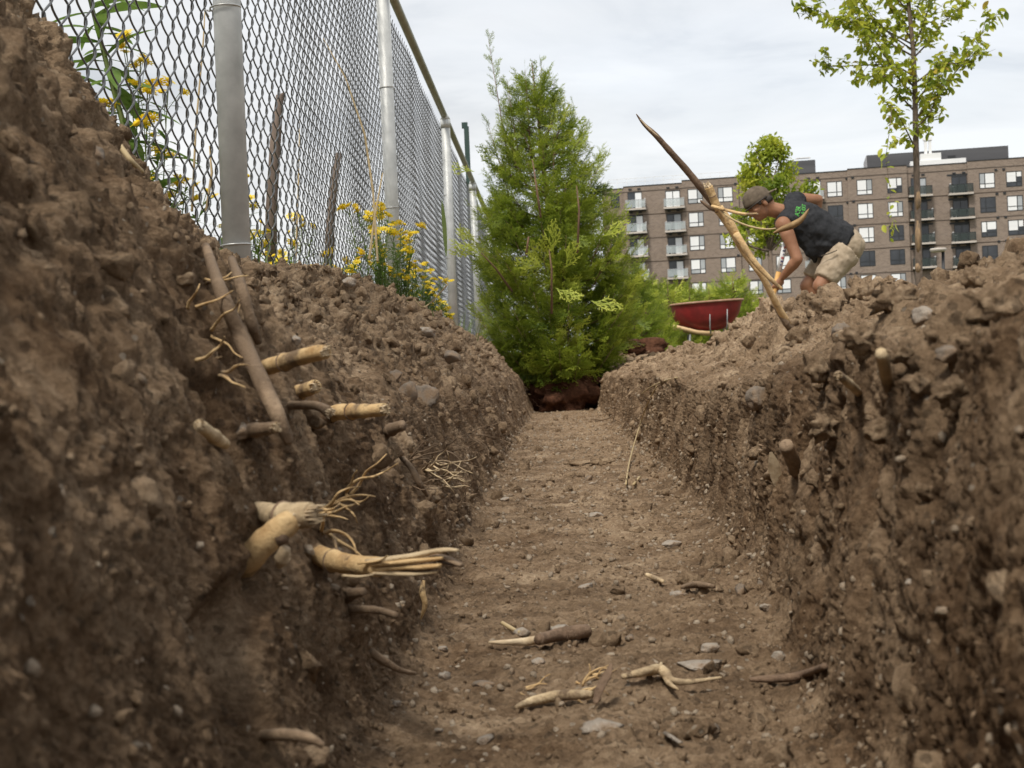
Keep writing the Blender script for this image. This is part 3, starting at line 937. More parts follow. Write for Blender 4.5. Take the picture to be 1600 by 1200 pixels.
def cedar(base, H, prof, nbr, label, group=None, lean=(0, 0), leaders=(), fr=0.16, dens=15, name='cedar_tree', tbias=0.0, trunk_r=0.022, z0=0.0, thin_top=2.0):
    """prof: [(height fraction, crown radius)], branches sweep out and up from the trunk."""
    base = Vector(base)
    t = thing(name, base, label, 'tree', group)
    rs = NPR
    axis = lambda h: np.array([base.x + lean[0] * (h / H) ** 1.5, base.y + lean[1] * (h / H) ** 1.5, base.z + h])
    tr = MB(); tr.tube([axis(H * k / 8) for k in range(9)], [trunk_r * (1 - 0.85 * k / 8) for k in range(9)], 8, jag=0.15, rnd=RND)
    P, D, U, S, T = [], [], [], [], []
    br = MB()
    for i in range(nbr):
        hf = (i + rs.rand()) / nbr; hf = hf ** 1.08
        ht = z0 + hf * (H * 0.94 - z0)                     # height where the branch tip ends
        R_ = np.interp(ht / H, [p[0] for p in prof], [p[1] for p in prof]) * rs.uniform(0.72, 1.1)
        az = i * 2.39996 + rs.uniform(-.5, .5)
        hb = max(0.04, ht - R_ * rs.uniform(0.3, 1.0))
        a0 = axis(hb); a1 = axis(ht) + np.array([R_ * math.cos(az), R_ * math.sin(az), 0])
        mid = a0 * 0.45 + a1 * 0.55 + np.array([0.12 * R_ * math.cos(az), 0.12 * R_ * math.sin(az), -0.12 * R_])
        if R_ > 0.07: br.tube([a0, mid, a1], [0.0065, 0.004, 0.0012], 5)
        bt = rs.uniform(-0.22, 0.24) + tbias
        if rs.rand() < 0.12: bt += 0.32
        n = int(dens * (0.5 + 1.0 * min(1, R_ / 0.4)) * (0.42 if hf > thin_top else 1.0))
        for j in range(n):
            k = 0.26 + 0.74 * (j + rs.rand()) / n
            p = a0 * (1 - k) ** 2 + 2 * mid * k * (1 - k) + a1 * k * k
            d = 2 * (mid - a0) * (1 - k) + 2 * (a1 - mid) * k; d /= np.linalg.norm(d) + 1e-9
            side = np.cross(d, [0, 0, 1.0]); side /= np.linalg.norm(side) + 1e-9
            sg = -1 if j % 2 else 1
            dd = d * rs.uniform(0.4, 1.0) + side * sg * rs.uniform(0.3, 1.1) + np.array([0, 0, rs.uniform(-0.75, 0.5)])
            if j == n - 1: dd = d + np.array([0, 0, .3])
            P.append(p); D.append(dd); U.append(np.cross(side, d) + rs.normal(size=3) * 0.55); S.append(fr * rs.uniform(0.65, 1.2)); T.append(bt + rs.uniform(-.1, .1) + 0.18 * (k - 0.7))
    for (dx, dy, h0, h1, tilt) in leaders:                 # loose whips above the crown
        a0 = axis(h0) + np.array([dx * 0.6, dy, 0]); a1 = np.array([base.x + dx + tilt, base.y + dy, base.z + h1])
        br.tube([a0, a0 * .5 + a1 * .5, a1], [0.006, 0.004, 0.001], 5)
        n = int((h1 - h0) * 46)
        for j in range(n):
            k = (j + rs.rand()) / n; p = a0 * (1 - k) + a1 * k
            az = rs.uniform(0, 2 * PI)
            P.append(p); D.append(np.array([math.cos(az) * 0.75, math.sin(az) * 0.75, rs.uniform(0.6, 1.5)])); U.append(rs.normal(size=3)); S.append(fr * (1.0 - 0.5 * k) * rs.uniform(0.6, 1.05)); T.append(rs.uniform(-.15, .15))
    tr.build('trunk', M['cedar_bark'], t); br.build('branches', M['cedar_bark'], t)['kind'] = 'stuff'
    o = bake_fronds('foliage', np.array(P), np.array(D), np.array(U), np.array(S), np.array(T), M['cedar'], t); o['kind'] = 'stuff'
    return t


cb = at(880, 640, 6.05); cb.z = 0.05
big = cedar((cb.x, cb.y, 0.12), 2.42, [(0, .20), (.06, .30), (.12, .44), (.2, .55), (.34, .575), (.46, .55), (.58, .48), (.68, .40), (.76, .32), (.84, .20), (.9, .10), (1, .03)], 250,
            'large bushy green cedar standing in the far end of the trench', lean=(-0.12, 0.0), dens=18, fr=0.16, thin_top=0.64, trunk_r=0.03, z0=0.13,
            leaders=[(-0.40, 0, 1.55, 2.62, -0.03), (-0.33, .06, 1.5, 2.30, 0.02), (-0.07, -.05, 1.6, 2.42, 0.02), (-0.02, 0.05, 1.6, 2.30, 0.06), (0.10, 0, 1.5, 2.10, 0.07), (-0.40, -.06, 1.3, 2.0, -0.06), (0.20, .1, 1.4, 1.98, 0.06),
                     (-.2, .1, 1.7, 2.32, 0), (-.14, -.1, 1.7, 2.36, -.03), (0.28, 0, 1.2, 1.75, 0.10), (-.28, -.1, 1.6, 2.28, -.02)])
# a few bare red-brown shoots showing between the sprays, and one reaching out over the fence side
sh = MB()
for pp in ([at(862, 490, 5.55), at(862, 420, 5.5), at(858, 390, 5.5)], [at(902, 395, 5.6), at(905, 330, 5.6), at(901, 290, 5.6)], [at(800, 455, 5.7), at(775, 420, 5.55), at(752, 395, 5.5)], [at(822, 400, 5.6), at(826, 370, 5.58)],
           [at(845, 340, 5.7), at(838, 290, 5.7), at(832, 250, 5.75)]):
    sh.tube(pp, [0.008, 0.0065, 0.003][:len(pp)] if len(pp) < 3 else [0.008, 0.0065, 0.003], 6)
sh.build('shoots', M['cedar_bark'], big)['kind'] = 'stuff'
_p = np.array([at(752, 398, 5.5), at(748, 395, 5.48), at(742, 268, 5.7), at(922, 470, 5.35), at(862, 395, 5.45), at(850, 420, 5.45), at(880, 420, 5.45), at(868, 450, 5.42), at(940, 370, 5.6)])
_d = np.array([[-1, -.2, .25], [-1, 0, .7], [-1, -.1, .25], [1, -.3, -.15], [0, -.3, 1], [-.7, -.4, .5], [.7, -.4, .6], [.6, -.4, -.3], [.8, -.3, .5]])
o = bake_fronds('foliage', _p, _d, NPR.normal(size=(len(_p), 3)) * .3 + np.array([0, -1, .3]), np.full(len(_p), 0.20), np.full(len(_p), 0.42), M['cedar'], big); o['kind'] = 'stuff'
# the root ball it came in
rb = MB(); rb.smooth = True
tv, tf = rough_ball(4, 77, 0.13)
rv = tv / np.array([1, .82, .62]) * np.array([0.27, 0.27, 0.20]); rv[:, 2] = np.clip(rv[:, 2], -0.2, 0.15)
rv = rv + 0.02 * lumps(rv * 18, 3)[:, None] * tv
rbo = link('root_ball', np_mesh('root_ball', rv + np.array([cb.x + 0.01, cb.y, 0.15]), tf, M['peat']), big)
rr = MB()
for i in range(70):
    a = RND.uniform(PI, 2 * PI); z = RND.uniform(-.1, .14)
    p = Vector((cb.x + 0.265 * math.cos(a), cb.y + 0.262 * math.sin(a), 0.15 + z)); tg = Vector((-math.sin(a), math.cos(a), RND.uniform(-.9, .9))).normalized() * RND.uniform(0.03, 0.07)
    rr.tube([p, p + tg * .5 + Vector((math.cos(a), math.sin(a), 0)) * .018, p + tg], 0.0016, 4)
rr.build('fine_roots', simple('fine_roots', (0.16, 0.075, 0.04), (0.26, 0.15, 0.09), 20, 0.9), rbo)['kind'] = 'stuff'

# the smaller cedars behind
c1 = cedar(at(985, 560, 8.2).to_tuple()[:2] + (0.36,), 1.0, [(0, .25), (.2, .42), (.5, .38), (.8, .2), (1, .03)], 60, 'low dark cedar close behind the right side of the large cedar', None, dens=12, fr=0.15, z0=0.06, name='cedar_shrub', tbias=-.1)
c2 = cedar(at(1048, 560, 10.2).to_tuple()[:2] + (0.34,), 1.0, [(0, .22), (.2, .36), (.5, .30), (.8, .20), (1, .04)], 58, 'small cedar left of and behind the red wheelbarrow', 'young cedars behind the wheelbarrow', dens=11, fr=0.15, z0=0.06, name='cedar_shrub', tbias=0.1)
for i, (px, d, h, lab) in enumerate([(1012, 9.4, 0.92, 'small cedar between the low dark cedar and the barrow handles'), (1082, 11.6, 1.08, 'small pale cedar right behind the tub of the wheelbarrow'), (1112, 12.6, 1.18, 'small cedar with loose pale top behind the middle of the wheelbarrow'),
                             (1150, 11.8, 1.25, 'taller young cedar behind the right end of the wheelbarrow'), (1178, 13.6, 1.05, 'small cedar behind the soil heap right of the wheelbarrow'), (1030, 13.0, 1.3, 'small cedar standing in the second row behind the others'), (1062, 13.4, 1.36, 'small cedar in the second row left of the pale one'), (1098, 13.8, 1.32, 'small cedar in the second row behind the barrow rim'), (1134, 14.2, 1.42, 'tallest small cedar in the second row right of the barrow'), (1168, 14.6, 1.36, 'small cedar in the second row left of the leafy tree trunk'), (1200, 15.0, 1.1, 'last small cedar of the second row behind the worker')]):
    p = at(px, 560, d)
    n_ = copy_tree(c2, (p.x, p.y, 0.34), 1.3 * i + .4, h)
    n_['label'] = lab

# ------------------------------------------------------------------ broad-leaved trees
M['leaf_lime'] = simple('lime_leaf', (0.13, 0.19, 0.022), (0.30, 0.33, 0.045), 3.0, 0.5, trans=0.45, coord='Object')
M['leaf_fresh'] = tint_mat('fresh_leaf', (0.14, 0.21, 0.02), (0.38, 0.44, 0.045), (0.58, 0.57, 0.08), 0.5, 0.5)
lf = MB(); leaf_mb(lf, (0, 0, 0), (1, 0, 0), (0, 0, 1), 1.0, 0.52, 0.22, 0.28, 5)
LV = np.array(lf.v); LFc = np.array(lf.f)


def limb(a, b, r0, r1, mb, bow=0.06, n=5, sides=6):
    a, b = Vector(a), Vector(b); L = (b - a).length
    off = Vector((RND.uniform(-1, 1), RND.uniform(-1, 1), RND.uniform(-1, 0.2))) * bow * L
    pts = [a.lerp(b, k / n) + off * math.sin(PI * k / n) for k in range(n + 1)]
    mb.tube(pts, [r0 + (r1 - r0) * k / n for k in range(n + 1)], sides)
    return pts


DT = 7.2
tp = [at(1437, 470, DT), at(1436, 430, DT), at(1434, 330, DT), at(1431, 232, DT), at(1430, 150, DT), at(1427, 80, DT), at(1419, 0, DT), at(1412, -90, DT), at(1408, -190, DT), at(1402, -300, DT)]
tp[0].z = 0.30
yt = thing('young_tree', (tp[0].x, tp[0].y, 0.36), 'slender young tree with sparse yellow green leaves behind the worker', 'tree')
tb_ = MB(); tb_.tube(tp, [0.034, 0.033, 0.029, 0.026, 0.023, 0.021, 0.018, 0.014, 0.010, 0.005], 12, jag=0.12, rnd=RND)
trunk_o = tb_.build('trunk', M['bark'], yt)
pb = MB()
for (y0_, y1_, k) in ((402, 345, 1.0), (330, 300, 1.0), (428, 412, 1.0)):
    pb.tube([at(1435 + (400 - y0_) * -.02, y0_, DT - 0.006), at(1434.5, (y0_ + y1_) / 2, DT - 0.009), at(1434, y1_, DT - 0.006)], [0.016, 0.031, 0.020], 8, flat=0.9)
pb.build('bare_patch', M['bark_pale'], trunk_o)
LEAVES = []      # (pos, dir, size)
bmb = MB()


def leafy(pts, n, size, spread=0.02, k0=0.15):
    for i in range(n):
        k = k0 + (1 - k0) * (i + RND.random()) / n
        x = k * (len(pts) - 1); j = min(int(x), len(pts) - 2)
        p = pts[j].lerp(pts[j + 1], x - j) + Vector((RND.gauss(0, spread), RND.gauss(0, spread), RND.gauss(0, spread)))
        a = RND.uniform(0, 2 * PI)
        LEAVES.append((p, Vector((math.cos(a), math.sin(a), RND.uniform(-1.3, 0.5))).normalized(), size * RND.uniform(0.65, 1.2)))


# main limbs read from the picture: (start on trunk, way points, depth shift at the tip)
LIMBS = [((1430, 232), [(1412, 195), (1394, 165)], -.25), ((1430, 175), [(1398, 140), (1366, 95), (1345, 60)], .15), ((1429, 150), [(1406, 125), (1372, 70), (1340, 42), (1316, 25)], -.3),
         ((1427, 88), [(1395, 70), (1362, 45), (1330, 15), (1300, -25)], .3), ((1426, 78), [(1392, 55), (1365, 28), (1340, -5), (1320, -40)], -.1), ((1420, 55), [(1405, 35), (1392, 15), (1384, -15)], .2),
         ((1431, 165), [(1448, 135), (1462, 105), (1470, 85)], -.2), ((1432, 185), [(1450, 160), (1468, 120), (1478, 100)], .25), ((1431, 200), [(1452, 180), (1468, 140), (1500, 105), (1528, 70), (1546, 15)], .1),
         ((1428, 90), [(1452, 65), (1470, 40), (1500, 12), (1520, -10)], .2), ((1427, 75), [(1440, 45), (1450, 15), (1460, -30)], -.2), ((1421, 60), [(1430, 25), (1440, -10)], .1),
         ((1430, 130), [(1470, 100), (1510, 98), (1535, 66)], -.1), ((1420, 20), [(1380, -30), (1340, -70)], .1), ((1418, 0), [(1460, -60), (1500, -100)], -.1), ((1412, -80), [(1390, -150), (1370, -200)], .1),
         ((1431, 215), [(1446, 205), (1453, 190)], .05), ((1430, 120), [(1396, 100), (1345, 102), (1300, 104), (1275, 96)], .12), ((1430, 140), [(1410, 112), (1380, 120), (1345, 118)], -.2),
         ((1427, 70), [(1370, 40), (1310, 32), (1275, 15), (1243, 4)], -.05)]
for (s0, way, dz) in LIMBS:
    pl_ = [at(*s0, DT)] + [at(x, y, DT + dz * (i + 1) / len(way)) for i, (x, y) in enumerate(way)]
    rr_ = [0.0085 * (1 - 0.8 * k / (len(pl_) - 1)) for k in range(len(pl_))]
    bmb.tube(pl_, rr_, 6)
    L = sum((pl_[i + 1] - pl_[i]).length for i in range(len(pl_) - 1))
    leafy(pl_, int(L * 64), 0.072, 0.028, 0.1)
    for q_ in range(int(L * 15)):
        k = RND.uniform(0.15, 0.98) * (len(pl_) - 1); j = min(int(k), len(pl_) - 2); a = pl_[j].lerp(pl_[j + 1], k - j)
        d = (pl_[j + 1] - pl_[j]).normalized()
        tipd = (d * RND.uniform(0.1, 0.9) + Vector((RND.uniform(-1, 1), RND.uniform(-1, 1), RND.uniform(-.6, .7)))).normalized() * RND.uniform(0.07, 0.24)
        pts_ = limb(a, a + tipd, 0.0026, 0.0009, bmb, 0.12, 4, 4)
        leafy(pts_, max(2, int(tipd.length * 48)), 0.072, 0.016, 0.2)
hang = [at(1394, 165, DT - .25), at(1389, 210, DT - .28), at(1384, 245, DT - .28), at(1391, 300, DT - .3), at(1390, 345, DT - .3), at(1396, 372, DT - .3)]
bmb.tube(hang, [0.003, 0.0026, 0.002, 0.002, 0.0016, 0.001], 5)
leafy(hang, 26, 0.062, 0.016, 0.15)
for (x, y) in ((1378, 232), (1382, 240), (1376, 250), (1400, 350), (1380, 352), (1394, 345)): LEAVES.append((at(x, y, DT - .3), Vector((RND.uniform(-1, 1), RND.uniform(-1, 1), -1)).normalized(), 0.08))
bmb.build('branches', M['bark'], yt)['kind'] = 'stuff'
leaf_mes = []
for k, (c_a, c_b) in enumerate([((0.24, 0.31, 0.028), (0.36, 0.41, 0.045)), ((0.38, 0.41, 0.035), (0.54, 0.53, 0.07)), ((0.12, 0.19, 0.022), (0.22, 0.28, 0.035)), ((0.46, 0.33, 0.05), (0.54, 0.42, 0.07))]):
    q_ = MB(); leaf_mb(q_, (0, 0, 0), (1, 0, 0), (0, 0, 1), 1.0, 0.56, 0.25, 0.3, 5)
    leaf_mes.append(q_.mesh('leaf', simple('tree_leaf', c_a, c_b, 1.5, 0.5, trans=0.42)))


def leaf_matrix(p, d, s):
    x = d; z = Vector((RND.uniform(-1, 1), RND.uniform(-1, 1), 1.2)); y = z.cross(x).normalized(); z = x.cross(y)
    return Matrix(((x.x * s, y.x * s, z.x * s, p.x), (x.y * s, y.y * s, z.y * s, p.y), (x.z * s, y.z * s, z.z * s, p.z), (0, 0, 0, 1)))


_lx, _ly, _ld = project(np.array([l[0] for l in LEAVES]))
order = sorted(range(len(LEAVES)), key=lambda i: (not (-5 < _ly[i] < 1200 and _lx[i] < 1605), -LEAVES[i][2] / _ld[i]))
rest = []
for r_, i in enumerate(order):
    p, d, s = LEAVES[i]; mm = leaf_matrix(p, d, s)
    if r_ < 290:
        o = link('leaf', leaf_mes[RND.choices((0, 1, 2, 3), (5, 5, 3, 0.7))[0]]); loc, rot, sc = mm.decompose()
        o.location = loc; o.rotation_mode = 'QUATERNION'; o.rotation_quaternion = rot; o.scale = sc
        adopt(o, yt)
    else:
        rest.append(np.array(mm)[:3, :])
V, F = bake(LV, LFc, np.array(rest))
o = link('foliage', np_mesh('foliage', V, F, M['leaf_fresh'], True, {'tint': np.repeat(NPR.uniform(0.2, 0.9, len(rest)), len(LV))}), yt); o['kind'] = 'stuff'


def round_tree(px, d, crown, n, label, leaf_s, base_z=0.3):
    """crown: [(px, py, radius m, share)] leaf clumps; trunk and limbs lead into each."""
    b = at(px, 470, d); b.z = base_z
    t = thing('leafy_tree', b, label, 'tree')
    mb = MB()
    fork = at(px - 2, 392, d)
    mb.tube([b, b.lerp(fork, .5) + Vector((.02, 0, 0)), fork], [0.07, 0.058, 0.05], 9, jag=.15, rnd=RND)
    mb.build('trunk', M['bark'], t)
    bm2 = MB(); pos = []
    for (cx, cy, r, sh_) in crown:
        c = at(cx, cy, d + RND.uniform(-.5, .5))
        pts_ = limb(fork, c, 0.03, 0.008, bm2, 0.08, 5, 6)
        for k in range(6):
            dv = Vector((RND.gauss(0, 1), RND.gauss(0, 1), RND.gauss(0, 1))).normalized() * r * RND.uniform(.6, 1)
            limb(pts_[RND.randint(2, 5)], c + dv, 0.008, 0.003, bm2, 0.1, 4, 5)
        m = int(n * sh_)
        g = NPR.normal(size=(m, 3)); g /= np.linalg.norm(g, axis=1)[:, None]; g *= (NPR.rand(m) ** 0.45)[:, None] * r * (0.72 + 0.5 * (fbm(g * 2.3 + cx, 3, 5)[:, None] + .3))
        cl = lumps((g + np.array(c)) * 4.5, 33)
        g = g[cl > 0.12]
        pos.append(g + np.array(c))
    bm2.build('branches', M['bark'], t)['kind'] = 'stuff'
    pos = np.concatenate(pos); m = len(pos)
    dirs = NPR.normal(size=(m, 3)); dirs[:, 2] -= 0.2
    mats = frame_mats(pos, dirs, NPR.normal(size=(m, 3)) * .6 + np.array([0, 0, 1.0]), leaf_s * NPR.uniform(.6, 1.2, m))
    V, F = bake(LV, LFc, mats)
    tint = np.clip(0.42 + 0.9 * fbm(pos * 1.4, 2, 61) + NPR.uniform(-.25, .25, m), 0, 1)
    o = link('foliage', np_mesh('foliage', V, F, M['leaf_fresh'], True, {'tint': np.repeat(tint, len(LV))}), t); o['kind'] = 'stuff'
    return t


round_tree(1205, 17.0, [(1190, 245, .38, .13), (1208, 230, .30, .08), (1185, 290, .5, .2), (1215, 295, .42, .13), (1262, 300, .3, .07), (1165, 345, .42, .12), (1205, 350, .5, .17), (1180, 385, .34, .06), (1250, 330, .35, .06), (1200, 222, .22, .04), (1220, 240, .25, .05), (1172, 268, .3, .07), (1230, 270, .3, .07), (1150, 370, .25, .04), (1200, 375, .3, .06)], 3700,
           'leafy light green tree between the worker and the apartment building', 0.105)

# ------------------------------------------------------------------ apartment building, about a hundred metres off
def brick_mat():
    m, nt, nn, ll, p = nmat('brown_brick')
    tc = nn.new('ShaderNodeTexCoord')
    mp = N(nt, 'ShaderNodeMapping'); mp.inputs['Rotation'].default_value = (PI / 2, 0, 0); ll.new(tc.outputs['Object'], mp.inputs[0])
    b = N(nt, 'ShaderNodeTexBrick', Scale=1.0); b.inputs['Brick Width'].default_value = 0.36; b.inputs['Row Height'].default_value = 0.15; b.inputs['Mortar Size'].default_value = 0.018
    b.inputs['Color1'].default_value = (0.150, 0.110, 0.086, 1); b.inputs['Color2'].default_value = (0.25, 0.19, 0.15, 1); b.inputs['Mortar'].default_value = (0.33, 0.285, 0.245, 1)
    ll.new(mp.outputs[0], b.inputs['Vector'])
    col = mixc(nt, mathn(nt, 'MULTIPLY', noise(nt, tc.outputs['Object'], 0.22, 4), 0.5), b.outputs['Color'], (0.21, 0.16, 0.128))
    ll.new(col, p.inputs['Base Color']); p.inputs['Roughness'].default_value = 0.9
    return m


M['brick'] = brick_mat()
M['bframe'] = simple('dark_window_frame', (0.014, 0.016, 0.019), (0.020, 0.022, 0.026), 2, 0.5)
M['course'] = simple('dark_course', (0.070, 0.052, 0.042), (0.095, 0.072, 0.058), 0.6, 0.9)
M['slab'] = simple('pale_concrete', (0.42, 0.38, 0.34), (0.55, 0.50, 0.45), 0.7, 0.85)
M['blind'] = simple('blind_and_reflection', (0.74, 0.75, 0.77), (0.82, 0.83, 0.84), 0.4, 0.28, spec=0.7)  # drawn blinds; the same white paints in the sky reflected by the panes
M['blind_grey'] = simple('grey_blind', (0.30, 0.32, 0.34), (0.42, 0.44, 0.46), 0.7, 0.25, spec=0.7)
M['glass_dark'] = simple('dark_pane', (0.018, 0.021, 0.026), (0.05, 0.055, 0.065), 0.5, 0.12, spec=0.6)
M['glass_sky'] = simple('sky_pane', (0.16, 0.19, 0.23), (0.30, 0.34, 0.39), 0.5, 0.1, spec=0.8)
M['clad'] = simple('dark_cladding', (0.055, 0.057, 0.064), (0.085, 0.087, 0.095), 0.5, 0.7, stretch=(0.2, 0.2, 3))
M['clad_pale'] = simple('pale_cladding', (0.34, 0.35, 0.37), (0.44, 0.45, 0.47), 0.5, 0.7)
M['white_metal'] = simple('white_metal', (0.72, 0.73, 0.74), (0.8, 0.8, 0.8), 1.0, 0.5)
m, nt, nn, ll, p = nmat('railing_glass')
p.inputs['Base Color'].default_value = (0.50, 0.56, 0.58, 1); p.inputs['Roughness'].default_value = 0.08; p.inputs['Alpha'].default_value = 0.42
M['rail_glass'] = m
m, nt, nn, ll, p = nmat('railing_glass_dark')
p.inputs['Base Color'].default_value = (0.035, 0.05, 0.045, 1); p.inputs['Roughness'].default_value = 0.1; p.inputs['Alpha'].default_value = 0.6
M['rail_dark'] = m

_a, _b = at(1045, 400, 102.4), at(1503, 400, 98.6)
UX = Vector((_b.x - _a.x, _b.y - _a.y, 0)).normalized()
OUT = Vector((UX.y, -UX.x, 0))                             # out of the facade, towards the camera
B0 = Vector((_a.x, _a.y, 0.0))


def face(px, py, off=0.0):
    """Facade coordinates (along, up) of a picture position on the wall plane set OUT by off."""
    r = ray(px, py); pl = B0 + OUT * off
    k = (pl - EYE).dot(OUT) / r.dot(OUT)
    q_ = EYE + r * k - B0
    return q_.dot(UX), q_.z


def W3(u, w, off=0.0):
    return B0 + UX * u + OUT * off + Vector((0, 0, w))


BROT = Matrix((UX, -OUT, Vector((0, 0, 1)))).transposed()  # local x along the wall, y into it, z up
U0, U1 = face(942, 350)[0], face(1720, 300)[0]
bld = thing('apartment_building', W3((U0 + U1) / 2, 0.35), 'brown brick apartment building with white window panes and balconies in the distance', 'building')


def bbox(mb, u0, u1, w0, w1, o0, o1):
    mb.box(W3((u0 + u1) / 2, (w0 + w1) / 2, (o0 + o1) / 2), (abs(u1 - u0), abs(o1 - o0), abs(w1 - w0)), BROT)


def wpart(name, mat, boxes, parent):
    """Box part whose own frame lies on the wall, so that its material runs level."""
    mb = MB(); u, w, o = boxes[0][0], boxes[0][2], boxes[0][4]
    for b in boxes:
        mb.box(((b[0] + b[1]) / 2, -(b[4] + b[5]) / 2, (b[2] + b[3]) / 2), (abs(b[1] - b[0]), abs(b[5] - b[4]), abs(b[3] - b[2])))
    ob = bpy.data.objects.new(name, mb.mesh(name, mat)); COL.objects.link(ob)
    ob.matrix_world = Matrix.Translation(B0) @ BROT.to_4x4()
    mw = ob.matrix_world.copy()
    adopt(ob, parent)
    return ob


FLOOR_H = 2.92
roofL = face(1045, 282.6)[1]; roofR = face(1503, 258.5)[1]
ROOF = (roofL + roofR) / 2
# wall volumes: (px from, px to, set forward, extra height)
STEPS = [(942, 976, -0.25, -0.3), (976, 1068, 0.0, -0.15), (1068, 1156, 0.35, 0.1), (1156, 1327, 0.0, 0.0), (1327, 1420, 0.35, 0.12), (1420, 1515, -0.2, 0.0), (1515, 1720, 0.2, 0.12)]
PROUD = {}
for (a, b, off, eh) in STEPS:
    ua, ub = face(a, 350)[0], face(b, 350)[0]
    wpart('wall', M['brick'], [(ua, ub, -1.0, ROOF + eh, off, off - 14.0)], bld)
    wpart('parapet_cap', M['bframe'], [(ua, ub, ROOF + eh, ROOF + eh + 0.10, off + 0.05, off - 0.5)], bld)
    for k in range(7):
        w = face(1300, 276)[1] - 0.25 - k * FLOOR_H
        wpart('string_course', M['course'], [(ua + .004, ub - .004, w, w + 0.10, off, off + 0.03)], bld)


def off_at(px):
    for (a, b, off, eh) in STEPS:
        if a <= px < b: return off
    return 0.2


WIN, WINP = {}, {}


def window(px0, px1, pyt, pyb, style='white', left_big=True, k_=0):
    off = off_at((px0 + px1) / 2)
    u0, w1 = face(px0, pyt, off); u1, w0 = face(px1, pyb, off); u1 = face(px1, (pyt + pyb) / 2, off)[0]; u0 = face(px0, (pyt + pyb) / 2, off)[0]
    w1 = face((px0 + px1) / 2, pyt, off)[1]; w0 = face((px0 + px1) / 2, pyb, off)[1]
    f = 0.085; s = u0 + (u1 - u0) * (0.64 if left_big else 0.36); h = w0 + (w1 - w0) * 0.30
    fr_ = [(u0, u1, w1 - f, w1, off - .06, off + .03), (u0, u1, w0, w0 + f, off - .06, off + .03), (u0, u0 + f, w0 + f, w1 - f, off - .06, off + .03), (u1 - f, u1, w0 + f, w1 - f, off - .06, off + .03),
           (s - f * .6, s + f * .6, w0 + f, w1 - f, off - .06, off + .025), (u0 + f, s - f * .6, h - f * .5, h + f * .5, off - .06, off + .022), (s + f * .6, u1 - f, h - f * .5, h + f * .5, off - .06, off + .022)]
    wo = wpart('window', M['bframe'], fr_, bld)
    cells = [(u0 + f, s - f * .6, h + f * .5, w1 - f), (s + f * .6, u1 - f, h + f * .5, w1 - f), (u0 + f, s - f * .6, w0 + f, h - f * .5), (s + f * .6, u1 - f, w0 + f, h - f * .5)]
    for i, c in enumerate(cells):
        small = (i == 1) if left_big else (i == 0)
        mt = {'white': M['blind_grey'] if small and RND.random() < 0.75 else M['blind'], 'dark': M['glass_dark'], 'half': M['blind'] if i in (0,) and RND.random() < .8 else M['glass_dark']}[style]
        if style == 'white' and i >= 2 and RND.random() < 0.25: mt = M['blind_grey']
        wpart('pane', mt, [(c[0], c[1], c[2], c[3], off - .05, off + .006)], wo)
        if style == 'half' and i < 2:
            wpart('blind', M['blind'], [(c[0], c[1], c[3] - (c[3] - c[2]) * RND.uniform(.3, .8), c[3], off + .0065, off + .012)], wo)
    return wo


def vent(px, py):
    off = off_at(px); u, w = face(px, py, off)
    wpart('vent', M['bframe'], [(u - .16, u + .16, w - .11, w + .11, off, off + .09)], bld)


CHAIRS = []


